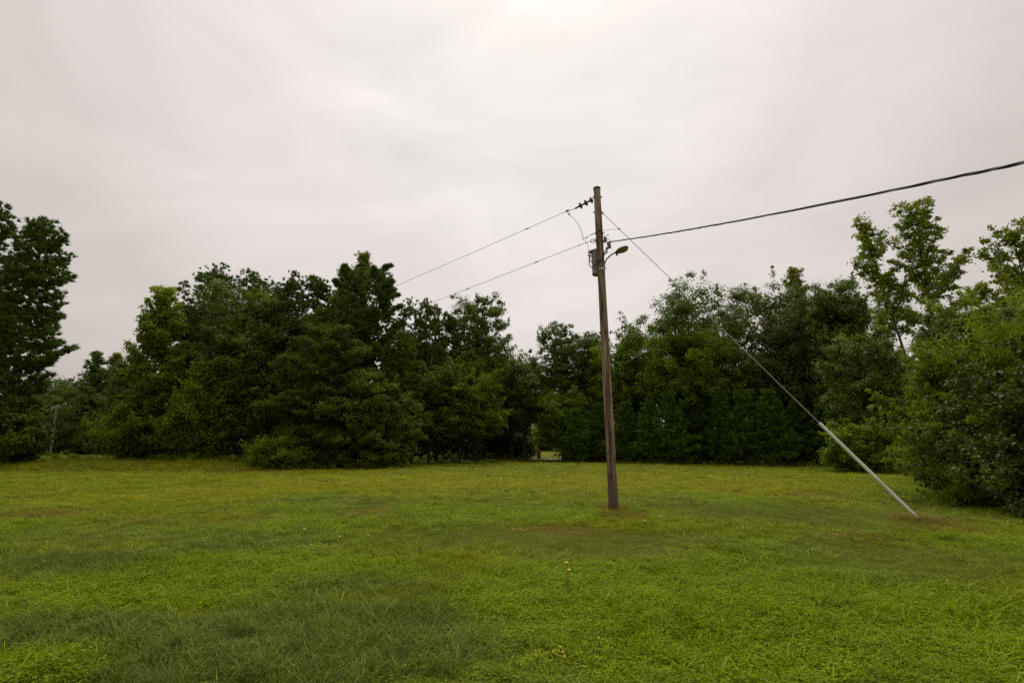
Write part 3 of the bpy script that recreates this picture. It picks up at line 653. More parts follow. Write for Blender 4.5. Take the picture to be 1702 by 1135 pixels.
# -- row of young pines along the far right edge of the field
for i, (px, ty, Y_, wp, lb) in enumerate([
        (958, 690, 55, 62, 'young dark pine nearest the gap, left of the utility pole'),
        (992, 672, 53, 60, 'young pine directly left of the utility pole foot'),
        (1040, 660, 50, 66, 'young pine just right of the utility pole, branches to the ground'),
        (1078, 676, 49, 60, 'short young pine second right from the utility pole'),
        (1116, 650, 49, 70, 'taller young pine under the light green forked tree'),
        (1160, 640, 48, 74, 'young pine with tallest spire under the big round oak'),
        (1200, 662, 47, 66, 'young pine with paler tips beside the tallest spire'),
        (1243, 650, 46, 72, 'young pine below the left half of the greyish oak'),
        (1286, 640, 46, 74, 'dense young pine below the middle of the greyish oak'),
        (1330, 655, 45, 72, 'young pine standing just left of the top of the white guy guard'),
        (1372, 662, 44.5, 70, 'last young pine of the row, behind the white guy guard')]):
    T_('pine', 200+i, lb, px, ty+(i % 3)*9-6, Y_+(i*7 % 4)*1.1-1.2, wp*(.8+.1*(i*5 % 3)), cb=.03, prof='cone', nlimb=64, e0=8, e1=55, leaf='young_pine', tw=.065, tuft=.32, step=.30, fan=.5, k=22, jit=.5, group='young pines along the far edge of the field')
# -- right foreground
T_('gum', 171, 'tall forked gum rising above the right shrubs with spiky crown', 1533, 353, 30, 138, cb=.45, leaf='gum_dark', nlimb=30, e0=26, e1=70, prof='dome', rc=.33, n_per=44, size=.15, step=.36, fan=.28, jit=.45, bark='bark', trunk_r=.16, midpy=450)
T_('gum', 172, 'slender gum leaning left from the tall forked one, separate pointed crown', 1524, 372, 31, 92, cb=.5, leaf='gum_dark', nlimb=20, e0=35, e1=70, prof='dome', rc=.36, n_per=54, size=.16, step=.36, fan=.3, jit=.5, bark='bark', trunk_r=.12, lean=(-2.5, 0), midpy=560)
T_('gum', 173, 'gum tree cut by the right edge of the picture with a low bough', 1728, 392, 25, 160, cb=.3, leaf='gum_dark', nlimb=44, e0=5, e1=65, jit=.5, prof='dome', rc=.32, n_per=44, size=.14, step=.38, fan=.3, bark='bark')
T_('leaf', 174, 'olive leafy tree behind the viny mass below the gum at the right edge', 1640, 488, 21, 170, cb=.1, leaf='oak', nclump=170, prof='dome', rc=.5, size=.11, n_per=220)
T_('leaf', 175, 'low light green shrub at the field edge behind the white guy guard', 1436, 700, 34, 110, name='shrub', cb=.03, leaf='oak_green', nclump=130, prof='dome', rc=.45, size=.13, stems=4)
def shrub(seed, label, px, topy, Y_, wpx, leaf, size, nclump, rc, n_per, name='shrub', cat='shrub', **k):
    return tree('b', seed, label, cat, px, topy, Y_, wpx, name=name, leaf=leaf, size=size, nclump=nclump, rc=rc, n_per=n_per, midpy=700, **{**B(cb=.02, prof='dome', stems=4, lobes=.8, inner=.3, trunk_r=.05, dens=3.8, core=.8, shoots=.8, shoot_len=2.0), **k})
shrub(181, 'yellow green shrub with fine leaves and brown twigs, leftmost of the right mass', 1568, 570, 17.5, 105, 'privet', .06, 190, .42, 420, prof='column')
shrub(182, 'tall tangled green shrub behind the big leaved vines', 1672, 500, 17, 185, 'oak_green', .085, 260, .5, 220, prof='dome')
shrub(183, 'dark shrub hung with large vine leaves, nearest at the right edge', 1730, 600, 12.6, 220, 'vine', .105, 190, .40, 130, prof='dome', aspect=.85)
shrub(184, 'small rounded privet shrub leaning over the foot of the guy guard', 1575, 705, 14.8, 115, 'privet', .042, 150, .30, 420, prof='dome')
shrub(185, 'dense green shrub between the privet and the large leaved one', 1655, 600, 14.8, 150, 'vine', .10, 210, .42, 150, prof='dome')

# ------------------------------------------------------------------ wood seen as one mass behind the single trees
rng = np.random.default_rng(77)
Cs = []
def corridor(x, y): return (x > y*.035) & (x < y*.098)
def fillbox(x0, x1, y0, y1, n_, h):
    x = rng.uniform(x0, x1, n_); y = rng.uniform(y0, y1, n_); z = rng.uniform(.02, 1, n_)*h*(.7+.5*vnoise(x*.15, y*.15, 8))
    k = ~(corridor(x, y)); Cs.append(np.stack([x, y, z+terrain(x, y)], -1)[k])
fillbox(-95, -48, 68, 88, 420, 11); fillbox(-80, -62, 50, 68, 120, 10); fillbox(-50, -4, 62, 84, 620, 12); fillbox(-4, 3, 72, 90, 90, 8)
fillbox(7, 30, 62, 84, 380, 10.5); fillbox(28, 80, 46, 84, 700, 10.5); fillbox(34, 70, 26, 50, 320, 7)
fillbox(-105, -66, 22, 62, 260, 9)
fillbox(-90, 90, 125, 150, 620, 12)
for a_, b_, y_ in ((-66, -44, 66), (-46, -24, 57), (-26, -4, 62), (-4, 2, 68), (7, 30, 60), (28, 44, 52), (34, 60, 38)): fillbox(a_, b_, y_, y_+5, 150, 3.5)
Cf = np.vstack(Cs)
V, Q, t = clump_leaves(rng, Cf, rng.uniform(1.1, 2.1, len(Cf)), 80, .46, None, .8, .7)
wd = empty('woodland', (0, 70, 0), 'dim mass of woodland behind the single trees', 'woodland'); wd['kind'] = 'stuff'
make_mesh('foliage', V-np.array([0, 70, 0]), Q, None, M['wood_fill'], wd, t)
g = Geo()
for i in range(260):
    x = rng.uniform(-85, 75); y = rng.uniform(70 if x < -38 else (56 if x > 40 else 66), 86)
    if corridor(np.array(x), np.array(y)): continue
    h = rng.uniform(6, 10); z = float(terrain(x, y))-.3
    g.tube([[x, y-70, z], [x+rng.normal()*.2, y-70, z+h*.5], [x+rng.normal()*.5, y-70, z+h]], [rng.uniform(.1, .2), .1, .04], 6, cap=False)
g.build('trunks', M['bark'], wd)
# weeds and brambles along the foot of the trees
edge = np.array([ground(px, py+.6)[:2] for px, py in [(0, 776), (60, 772), (130, 766), (220, 768), (300, 772), (400, 776), (440, 779), (540, 780), (640, 778), (660, 768), (740, 766), (860, 764), (880, 764)]])
edge2 = np.array([ground(px, py)[:2] for px, py in [(935, 765), (1000, 768), (1100, 770), (1200, 773), (1300, 775), (1400, 777), (1480, 782)]])
Pw = []
for E in (edge, edge2):
    s_ = np.concatenate([[0], np.cumsum(np.linalg.norm(np.diff(E, axis=0), axis=1))]); n_ = int(s_[-1]*6)
    q = rng.uniform(0, s_[-1], n_); x = np.interp(q, s_, E[:, 0])+rng.normal(size=n_)*.3; y = np.interp(q, s_, E[:, 1])+rng.uniform(0, 2.2, n_)
    Pw.append(np.stack([x, y, terrain(x, y)+rng.uniform(.05, .9, n_)*rng.uniform(.1, 1, n_)*(.3+1.4*vnoise(x*.4, y*.4, 5))], -1))
Pw = np.vstack(Pw)
V, Q, t = clump_leaves(rng, Pw, rng.uniform(.2, .45, len(Pw)), 60, .13, None, .8, .5)
tag(make_mesh('undergrowth', V, Q, None, M['oak_green'], None, t), 'weeds and brambles fringing the foot of the trees', 'undergrowth', kind='stuff')
print('TREE TRIS', TREE_TRIS[0])
# ------------------------------------------------------------------ utility pole
def rgb_mat(name, c, rough=.5, metal=0, var=.15, scale=30):
    c = np.array(c); m_ = rough_mat(name, tuple(c*(1-var*2)), tuple(c*(1+var)), (scale,)*3, rough, .08, 5)
    m_.node_tree.nodes['Principled BSDF'].inputs['Metallic'].default_value = metal; return m_
# weathered pole wood: long vertical grain, dark tar runs
m, n, l, b = mat('pole_wood')
t = n.new('ShaderNodeTexCoord'); mp_ = n.new('ShaderNodeMapping'); mp_.inputs['Scale'].default_value = (26, 26, .8); l.new(t.outputs['Object'], mp_.inputs[0])
z1 = n.new('ShaderNodeTexNoise'); z1.inputs['Scale'].default_value = 1; z1.inputs['Detail'].default_value = 9; z1.inputs['Roughness'].default_value = .7; z1.inputs['Distortion'].default_value = .4; l.new(mp_.outputs[0], z1.inputs['Vector'])
r1 = n.new('ShaderNodeValToRGB'); r1.color_ramp.elements[0].position = .36; r1.color_ramp.elements[0].color = (.060, .034, .024, 1)
r1.color_ramp.elements[1].position = .66; r1.color_ramp.elements[1].color = (.58, .47, .38, 1); x = r1.color_ramp.elements.new(.48); x.color = (.29, .19, .14, 1)
l.new(z1.outputs['Fac'], r1.inputs[0])
mp2 = n.new('ShaderNodeMapping'); mp2.inputs['Scale'].default_value = (7, 7, .55); mp2.inputs['Location'].default_value = (3, 1, .4); l.new(t.outputs['Object'], mp2.inputs[0])
z2 = n.new('ShaderNodeTexNoise'); z2.inputs['Scale'].default_value = 1; z2.inputs['Detail'].default_value = 4; l.new(mp2.outputs[0], z2.inputs['Vector'])
r2 = n.new('ShaderNodeValToRGB'); r2.color_ramp.elements[0].position = .38; r2.color_ramp.elements[0].color = (.32, .27, .24, 1); r2.color_ramp.elements[1].position = .56; r2.color_ramp.elements[1].color = (1, 1, 1, 1)
l.new(z2.outputs['Fac'], r2.inputs[0])
mx = n.new('ShaderNodeMix'); mx.data_type = 'RGBA'; mx.blend_type = 'MULTIPLY'; mx.inputs[0].default_value = .85; l.new(r1.outputs[0], mx.inputs['A']); l.new(r2.outputs[0], mx.inputs['B'])
sx = n.new('ShaderNodeSeparateXYZ'); l.new(t.outputs['Object'], sx.inputs[0])
zz = n.new('ShaderNodeMath'); zz.operation = 'MULTIPLY_ADD'; zz.inputs[1].default_value = 2.2; l.new(z2.outputs['Fac'], zz.inputs[0])
ng_ = n.new('ShaderNodeMath'); ng_.operation = 'SUBTRACT'; ng_.inputs[1].default_value = 1.55; l.new(sx.outputs['Z'], ng_.inputs[0]); l.new(ng_.outputs[0], zz.inputs[2])
rz = n.new('ShaderNodeMapRange'); rz.inputs['From Min'].default_value = .2; rz.inputs['From Max'].default_value = 1.3; rz.inputs['To Min'].default_value = .42; rz.inputs['To Max'].default_value = 1; l.new(zz.outputs[0], rz.inputs['Value'])
vo = n.new('ShaderNodeTexVoronoi'); vo.inputs['Scale'].default_value = 1; mk = n.new('ShaderNodeMapping'); mk.inputs['Scale'].default_value = (5, 5, 1.9); l.new(t.outputs['Object'], mk.inputs[0]); l.new(mk.outputs[0], vo.inputs['Vector'])
kr = n.new('ShaderNodeMapRange'); kr.inputs['From Min'].default_value = .07; kr.inputs['From Max'].default_value = .17; kr.inputs['To Min'].default_value = .35; l.new(vo.outputs['Distance'], kr.inputs['Value'])
mm = n.new('ShaderNodeMath'); mm.operation = 'MULTIPLY'; l.new(rz.outputs[0], mm.inputs[0]); l.new(kr.outputs[0], mm.inputs[1])
vs = n.new('ShaderNodeVectorMath'); vs.operation = 'SCALE'; l.new(mx.outputs['Result'], vs.inputs[0]); l.new(mm.outputs[0], vs.inputs['Scale'])
l.new(vs.outputs[0], b.inputs['Base Color']); b.inputs['Roughness'].default_value = .85; b.inputs['Specular IOR Level'].default_value = .2
bp = n.new('ShaderNodeBump'); bp.inputs['Strength'].default_value = .8; bp.inputs['Distance'].default_value = .008; l.new(z1.outputs['Fac'], bp.inputs['Height']); l.new(bp.outputs[0], b.inputs['Normal'])
M['pole'] = m
M['steel'] = rgb_mat('galvanised_steel', (.30, .30, .29), .55, .6)
M['iron'] = rgb_mat('dark_iron', (.06, .055, .05), .6, .3)
M['cap'] = rgb_mat('tarred_cap', (.05, .05, .045), .7)
M['insul'] = rgb_mat('polymer_insulator', (.075, .062, .055), .35)
M['porc'] = rgb_mat('porcelain_spool', (.14, .16, .09), .3)
M['tank'] = rgb_mat('grey_tank_paint', (.29, .30, .31), .45, 0, .12, 9)
M['tank_dark'] = rgb_mat('dark_tank_underside', (.11, .13, .09), .6, 0, .25, 14)  # darker, greener tone than the tank, for its bottom face
M['lamp'] = rgb_mat('mossy_lamp_housing', (.12, .14, .055), .5, 0, .25, 16)
M['black'] = rgb_mat('black_cable', (.020, .019, .018), .5)
M['wire'] = rgb_mat('weathered_conductor', (.11, .10, .095), .5, .4)
M['strand'] = rgb_mat('guy_strand', (.55, .53, .49), .5, 0)
M['pvc'] = rgb_mat('white_pvc', (.92, .90, .87), .4, 0, .11, 4)
M['copper'] = rgb_mat('bare_jumper', (.20, .13, .09), .5, .5)

bx, by, bz = ground(1020, 845); base = np.array([bx, by, bz]); Yp = by
topv = np.array(at(992, 313, Yp)); ax = unit(topv-base); Lp = np.linalg.norm(topv-base)
print('POLE', base, topv, Lp)
pole = empty('utility_pole', tuple(base), 'weathered brown wooden utility pole standing in the field', 'utility pole')
def rel(p): return np.asarray(p, float)-base
def PP(px, py, dy=0.0): return rel(at(px, py, Yp+dy))
def on_pole(py):
    s_ = np.linspace(0, 1, 400); pts = base+np.outer(s_, topv-base)
    d = pts-np.array([0, 0, CAMZ]); yy = CY-FPX*(d[:, 2]*math.cos(TILT)-d[:, 1]*math.sin(TILT))/(d[:, 1]*math.cos(TILT)+d[:, 2]*math.sin(TILT))
    k = np.interp(py, yy[::-1], s_[::-1]); return rel(base+k*(topv-base))
def rad_at(py): return np.interp(on_pole(py)@ax/Lp, [0, 1], [.125, .098])
g = Geo(); kk = np.linspace(0, 1, 60); rr = np.interp(kk, [0, .03, 1], [.133, .124, .098])*(1+.012*np.sin(kk*37)+.008*np.sin(kk*91))
g.tube(np.outer(kk, topv-base)-[0, 0, 0]+0*kk[:, None], rr, 28)
g.tube([[0, 0, -.5], [0, 0, .01]], [.13, .13], 20)
sh = g.build('shaft', M['pole'], pole, smooth=True)
g = Geo(); g.lathe(rel(topv)-ax*.05, ax, [(0, .100), (.002, .108), (.045, .110), (.062, .104), (.070, .07), (.072, .001)], 24)
g.build('cap', M['cap'], pole)
# crossing bolts with washers
for (px, py, ln) in ((992, 328, .24), (997, 353, .24), (1000, 401, .26), (1001, 388, .22), (1002, 446, .2)):
    g = Geo(); c = on_pole(py); r_ = rad_at(py)
    g.lathe(c-np.array([r_+ln*.25, 0, 0]), (1, 0, 0), [(0, .001), (0, .011), (2*r_+ln*.5, .011), (2*r_+ln*.5, .001)], 8)
    for s_ in (-1, 1): g.box(c+np.array([s_*(r_+.006), 0, 0]), .012, .06, .06)
    g.build('through_bolt', M['iron'], pole)
# insulator string on the upper wire
p0 = PP(987.5, 330.5); p1 = PP(960, 344.5); d_ = unit(p1-p0)
g = Geo(); c0 = on_pole(329.5)-np.array([rad_at(330), 0, 0]); g.tube([c0, p0], .012, 8); g.build('eye_bolt', M['iron'], pole)
g = Geo(); g.tube([p1, PP(955, 347)], .013, 8)
g.lathe(PP(957.5, 346)-d_*.03, d_, [(0, .01), (.005, .028), (.05, .028), (.055, .01)], 10)
g.build('clevis', M['iron'], pole)
for f_ in (.10, .42, .74):
    g = Geo(); s0 = p0+(p1-p0)*f_
    g.lathe(s0, d_, [(0, .012), (0, .045), (.02, .05), (.035, .095), (.048, .100), (.056, .085), (.06, .045), (.11, .03), (.17, .022), (.17, .001)], 18)
    g.build('insulator', M['insul'], pole, smooth=False)
# hot line clamp and coiled jumper
g = Geo(); q = PP(943.5, 350.2); q2 = PP(945.8, 356.5)
g.lathe(q-d_*.03, d_, [(0, .001), (0, .025), (.09, .025), (.09, .001)], 10)
g.tube([q+[.0, 0, 0], q+[-.02, 0, -.06], q2], .007, 6); g.tube([q+[.03, 0, 0], q2+[.03, 0, .03], q2], .007, 6); g.lathe(q2+[0, 0, -.03], (0, 0, 1), [(0, .001), (0, .016), (.06, .016), (.06, .001)], 8)
g.build('line_clamp', M['iron'], pole)
pts = []; pa, pb = PP(947, 357), PP(968.5, 398.5)
for i in range(160):
    f_ = i/159; c = pa+(pb-pa)*f_+np.array([.10*math.sin(math.pi*f_), 0, 0]); a_ = f_*17*2*math.pi; w_ = .022
    pts.append(c+np.array([math.cos(a_)*w_, math.sin(a_)*w_, 0]))
pts += list(bez(pts[-1], PP(977, 401), PP(979.5, 420, .2), 8)[1:])
g = Geo(); g.tube(pts, .0045, 5); g.build('coiled_jumper', M['copper'], pole)
# dead end of the lower wire
g = Geo(); c1 = on_pole(398)-np.array([rad_at(400), 0, 0]); e0_ = PP(980.5, 401.3)
lp = np.array([c1+(e0_-c1)*.5+np.array([math.cos(t_)*.085, 0, math.sin(t_)*.032-.0+math.cos(t_)*.03]) for t_ in np.linspace(0, 2*math.pi, 20)])
g.tube(lp, .009, 6, cap=False); g.build('thimble', M['iron'], pole)
for px, py in ((977, 402.6), (973.5, 403.9), (969, 405.6), (965, 407.2), (962.5, 408)):
    g = Geo(); g.lathe(PP(px, py)-[.015, 0, .005], (1, 0, .4), [(0, .001), (0, .016), (.03, .016), (.03, .001)], 8)
    g.build('wire_clip', M['iron'], pole)
# secondary jumpers
g = Geo()
g.tube(np.vstack([bez(PP(968.5, 398.5), PP(975, 393), PP(984, 389.6), 8), bez(PP(984, 389.6), PP(992, 386), PP(999, 386, -.12), 8)[1:]]), .007, 6)
g.lathe(PP(982.5, 390.3), (1, 0, .4), [(0, .001), (0, .016), (.07, .016), (.07, .001)], 8)
g.lathe(PP(974.5, 396.5), (1, 0, .7), [(0, .001), (0, .012), (.04, .012), (.04, .001)], 8)
g.tube(bez(PP(981, 403), PP(988, 403), PP(992, 407), 6), .006, 5)
g.tube(bez(PP(1002, 384), PP(1012, 380.5), PP(1028, 381.3), 8), .006, 5)
g.tube(bez(PP(1002, 392), PP(1007, 398), PP(1016, 400.5), 6), .008, 5); g.tube(bez(PP(1003, 396), PP(1008, 391), PP(1012.5, 391), 6), .007, 5)
g.tube(bez(PP(1004, 393), PP(1008, 394), PP(1011, 389.5), 6), .006, 5)
g.build('secondary_jumper', M['wire'], pole)
g = Geo(); c2 = on_pole(400)+np.array([rad_at(400)+.05, -.06, 0])
g.lathe(c2-[0, 0, .055], (0, 0, 1), [(0, .01), (0, .05), (.02, .055), (.035, .035), (.075, .035), (.09, .055), (.11, .05), (.11, .01)], 14)
g.build('spool_insulator', M['porc'], pole)
g = Geo(); g.box(c2+[-.02, 0, 0], .03, .04, .2); g.build('clevis_bracket', M['iron'], pole); g = Geo(); g.box(on_pole(386)+np.array([0, -.11, 0]), .16, .02, .03); g.build('crossbar', M['iron'], pole)
# grey connector box and its leads
rt = Matrix.Rotation(math.radians(-8), 4, 'Y')
g = Geo(); c3 = PP(1012.3, 408, -.1); g.box(c3, .09, .07, .17, rt); g.box(c3+[.0, 0, .09], .10, .08, .025, rt); g.box(c3+[-.05, 0, -.08], .07, .05, .05, rt)
g.build('splice_box', rgb_mat('splice_box_grey', (.17, .16, .15), .6), pole)
g = Geo()
for k_, (mx_, my_) in enumerate(((1006, 415), (1008, 418), (1005, 412))):
    g.tube(bez(c3+[-.04, 0, -.07], PP(mx_, my_, -.15), PP(1000+k_, 428+k_*3, -.14), 8), .010, 6)
g.tube(bez(PP(1003, 432, -.14), PP(995, 437, -.2), PP(987, 441, -.05), 8), .011, 6)
L1 = np.vstack([bez(PP(1000, 430, -.14), PP(990, 437, -.15), PP(983, 436, .15), 8), bez(PP(983, 436, .15), PP(979, 434, .15), PP(980.2, 426, .2), 6)[1:]])
L2 = np.vstack([bez(PP(996, 431, -.14), PP(990, 446, -.1), PP(982, 444, .12), 8), bez(PP(982, 444, .12), PP(977.5, 440, .12), PP(980, 424, .2), 6)[1:]])
g.tube(L1, .013, 6); g.tube(L2, .013, 6)
g.tube(bez(PP(1006, 422, -.15), PP(1010, 417, -.15), PP(1010, 413, -.12), 6), .009, 6); g.tube(bez(PP(1006, 421.5, -.15), PP(1009, 421, -.15), PP(1010, 419, -.12), 6), .012, 6)
g.build('transformer_leads', M['black'], pole)
# transformer tank: hung behind and to the left of the shaft
tr = bpy.data.objects.new('transformer', None); COL.objects.link(tr); tr.parent = pole; tr['label'] = 'grey cylindrical transformer tank with dark loops of cable'
tb = PP(994.0, 456.5, .26); tt_ = PP(991.2, 417, .26); ax2 = unit(tt_-tb); Lt = np.linalg.norm(tt_-tb)
tr.location = tb
g = Geo(); g.lathe([0, 0, 0], ax2, [(0, .160), (.01, .168), (.03, .168), (.03, .160), (Lt*.93, .160), (Lt*.93, .170), (Lt*.96, .170)], 28)
g.build('tank', M['tank'], tr, smooth=False)
g = Geo(); g.lathe(ax2*Lt*.96, ax2, [(0, .175), (.02, .175), (.05, .150), (.075, .08), (.08, .001)], 28); g.build('lid', M['tank'], tr)
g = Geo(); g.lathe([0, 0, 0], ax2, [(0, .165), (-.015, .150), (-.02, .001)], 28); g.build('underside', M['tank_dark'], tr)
g = Geo()
for px, py in ((980.3, 420.5), (980.2, 425.5), (983, 418)):
    g.lathe(PP(px, py, .16)-tb, (-.8, -.4, .4), [(-.03, .03), (0, .028), (.01, .036), (.02, .02), (.045, .03), (.06, .018), (.08, .001)], 10)
g.build('bushing', M['insul'], tr)
g = Geo()
for f_ in (.22, .75):
    g = Geo(); g.box(ax2*Lt*f_+np.array([.08, -.17, 0]), .12, .10, .06); g.build('hanger', M['steel'], tr)
g = Geo()
for f_ in (.35, .37): g.lathe(ax2*Lt*f_+np.array([-.04, -.155, 0]), (0, -1, 0), [(0, .012), (.02, .012), (.02, .001)], 8)
g.build('terminal', M['steel'], tr)
# street light on its bracket
lt = bpy.data.objects.new('street_light', None); COL.objects.link(lt); lt.parent = pole; lt['label'] = 'mossy cobra head street light on a curved bracket arm'
l0 = PP(1004.6, 447, -.08); lt.location = l0
arm = np.vstack([bez(PP(1004.6, 447, -.08), PP(1003.5, 434, -.10), PP(1011.5, 427.5, -.14), 10), bez(PP(1011.5, 427.5, -.14), PP(1016.5, 422.5, -.18), PP(1024.5, 418.8, -.22), 6)[1:]])-l0
g = Geo(); g.tube(arm, .021, 10); g.box(np.array([-.02, 0, .0]), .05, .07, .2); g.build('bracket_arm', M['steel'], lt, smooth=False)
ha = PP(1023, 420.3, -.21)-l0; hb = PP(1044.3, 410.3, -.42)-l0; hd = unit(hb-ha); Lh = np.linalg.norm(hb-ha)
def head(g, prof, zoff=0, flat=.62):
    sd2 = unit(np.cross(hd, [0, 0, 1])); upv = np.cross(sd2, hd); rings = []
    th = np.linspace(0, 2*math.pi, 18, endpoint=False)
    for d__, r__ in prof: rings.append(ha+hd*d__*Lh+upv*zoff+np.cos(th)[:, None]*sd2*r__+np.sin(th)[:, None]*upv*r__*flat)
    k_ = len(prof); id2 = np.arange(k_*18).reshape(k_, 18); nx2 = np.roll(id2, -1, 1)
    g.add(np.vstack(rings), np.stack([id2[:-1], nx2[:-1], nx2[1:], id2[1:]], -1).reshape(-1, 4))
g = Geo(); head(g, [(-.02, .001), (-.02, .045), (.08, .055), (.16, .085), (.35, .118), (.6, .128), (.82, .105), (.95, .06), (1, .001)]); g.build('lamp_head', M['lamp'], lt, smooth=True)
g = Geo(); head(g, [(.30, .001), (.32, .075), (.5, .100), (.7, .100), (.86, .07), (.90, .001)], -.035, .55); g.build('lens', rgb_mat('dirty_lamp_lens', (.20, .23, .10), .25), lt, smooth=True)
g = Geo(); g.lathe(ha+hd*.10*Lh+np.array([0, 0, -.10]), (0, 0, 1), [(0, .001), (0, .025), (.05, .03), (.05, .001)], 10); g.build('photocell', M['iron'], lt)
g = Geo(); c4 = on_pole(448.8); g.box(c4+[-.01, -.12, 0], .15, .03, .035); g.build('bracket_clamp', M['pvc'], pole)
g = Geo(); g.tube(bez(c4+[.07, -.12, -.02], c4+[.05, -.16, -.25], c4+[-.05, -.13, -.22], 8), .008, 6); g.build('drip_loop', M['wire'], pole)
# bare ground wire stapled down the shaft
g = Geo(); g.tube([on_pole(y_)+np.array([rad_at(y_)*.35, -rad_at(y_)*.95, 0]) for y_ in np.linspace(455, 838, 24)], .004, 5); g.build('ground_wire', M['copper'], pole)

# ------------------------------------------------------------------ the far pole and the two wires to it
fx, fy = float(at(82, 764, 60).x), 60.0; fz = float(terrain(fx, fy)); fb = np.array([fx, fy, fz]); ft = np.array(at(94.5, 676, 60))
fp = empty('utility_pole', tuple(fb), 'small leaning grey pole far off before the wood, beside the left pines', 'utility pole')
g = Geo(); g.tube([[0, 0, -.4], (ft-fb)*.5, ft-fb], [.125, .11, .095], 12); g.build('shaft', rgb_mat('grey_pole_wood', (.27, .25, .22), .9), fp)
g = Geo(); 
for dx_, dz_ in ((-.45, -.15), (-.2, .02), (.35, .15), (.05, .12)): g.lathe(ft-fb+np.array([dx_, -.1, dz_-.1]), (0, 0, 1), [(0, .03), (0, .07), (.08, .1), (.12, .06), (.2, .05), (.2, .001)], 8)
g.tube([ft-fb+np.array([-.6, -.1, -.25]), ft-fb+np.array([.6, -.1, .0])], .05, 6)
g.build('insulator', rgb_mat('pale_porcelain', (.40, .38, .36), .4), fp)
sb = ground(75.5, 764.5)
st = empty('stub_post', (float(at(75.5, 764, 59).x), 59, float(terrain(float(at(75.5, 764, 59).x), 59))), 'short grey stub post right beside the far leaning pole', 'post')
g = Geo(); g.tube([[0, 0, -.3], [.08, 0, .68]], [.07, .06], 8); g.box([.08, 0, .69], .13, .13, .03); g.build('post', rgb_mat('stub_wood', (.16, .14, .12), .9), st)
def proj(p):
    d = np.asarray(p)-np.array([0, 0, CAMZ]); dep = d[1]*math.cos(TILT)+d[2]*math.sin(TILT)
    return CX+FPX*d[0]/dep, CY-FPX*(d[2]*math.cos(TILT)-d[1]*math.sin(TILT))/dep
def wire(name, a, b_, sag, r_, label, material, n_=50):
    t_ = np.linspace(0, 1, n_)[:, None]; P = a+(b_-a)*t_; P[:, 2:3] -= 4*sag*t_*(1-t_)
    g = Geo(); g.tube(P, r_, 6); return tag(g.build(name, material), label, 'power line'), P
w1, P1 = wire('power_line', np.array(at(944.5, 350, Yp)), ft+np.array([-.1, 0, .1]), 1.0, .0065, 'upper thin wire running from the insulator string to the far pole', M['wire'])
w2, P2 = wire('power_line', np.array(at(962, 408, Yp)), ft+np.array([-.1, 0, -.9]), 1.15, .0065, 'lower thin wire running from the pole down to the far pole', M['wire'])
w0 = Geo(); w0.tube([np.array(at(956, 347, Yp))-base, np.array(at(944.5, 350.3, Yp))-base], .0085, 6); w0.build('insulator_link', M['wire'], pole)
for P in (P1, P2): print('WIRE', [tuple(round(v) for v in proj(p)) for p in P[[2, 5, 8, 12, 20, 30, 45]]])
# armor sleeves are part of each wire
for w_, P, i_ in ((w1, P1, (1,)), (w2, P2, (1, 3))):
    for k_ in i_:
        g = Geo(); q = P[k_]; dd = unit(P[k_+1]-P[k_]); g.lathe(q, dd, [(0, .001), (0, .017), (.12, .017), (.12, .001)], 8); g.build('splice_sleeve', M['wire'], w_)

# service cable: three twisted strands
a_ = np.array(at(1017, 401.5, Yp-.1)); b_ = np.array(at(1745, 245, 4.1)); dv = b_-a_
b2 = a_+dv*1.35; n_ = 420; t_ = np.linspace(0, 1, n_)[:, None]; P = a_+(b2-a_)*t_; P[:, 2:3] -= 4*.12*t_*(1-t_)
# start: it hooks up out of the splice box
P = np.vstack([bez(np.array(at(1013.5, 404, Yp-.1)), np.array(at(1015, 402, Yp-.1)), P[1], 6)[:-1], P[1:]])
sl = np.concatenate([[0], np.cumsum(np.linalg.norm(np.diff(P, axis=0), axis=1))]); tg = unit(np.gradient(P, axis=0)); s1 = unit(np.cross(tg, [0, 0, 1])); s2 = np.cross(s1, tg)
g = Geo()
for j in range(3):
    ph = sl*2*math.pi/(1.7+.4*np.sin(sl*.9))+j*2.094; r_ = .009
    g.tube(P+s1*np.cos(ph)[:, None]*r_+s2*np.sin(ph)[:, None]*r_*1.0, .0095 if j else .006, 7)
sv = tag(g.build('service_cable', M['black']), 'thick black twisted cable sweeping from the pole to the upper right', 'cable')
print('SERVICE', [tuple(round(v) for v in proj(p)) for p in P[::40] if p[1] > 1])

# guy wire with its white plastic guard
ga = np.array(at(1001, 353.5, Yp)); gx_, gy_, gz_ = ground(1529, 863); gb = np.array([gx_, gy_, gz_-.02])
s_ = np.linspace(0, 1, 300)[:, None]; pts = ga+(gb-ga)*s_; pj = np.array([proj(p)[0] for p in pts]); sg = float(np.interp(1362, pj, s_[:, 0])); gt_ = ga+(gb-ga)*sg
print('GUARD', proj(gt_), np.linalg.norm(gb-gt_))
gw = empty('guy_wire', tuple(gb), 'slanting steel guy wire with a white plastic guard on its lower end', 'guy wire')
g = Geo(); g.tube([ga-gb, gt_-gb+ (gb-gt_)*.1], .009, 6); g.lathe(ga-gb-[.02, 0, 0], unit(gb-ga), [(0, .02), (.05, .02), (.08, .009)], 8); g.build('strand', M['strand'], gw)
g = Geo(); q = ga+(gb-ga)*float(np.interp(1028, pj, s_[:, 0])); g.lathe(q-gb, unit(gb-ga), [(0, .001), (0, .022), (.05, .022), (.05, .001)], 8); g.build('clamp', M['iron'], gw)
dd = unit(gb-gt_); Lg = np.linalg.norm(gb-gt_)
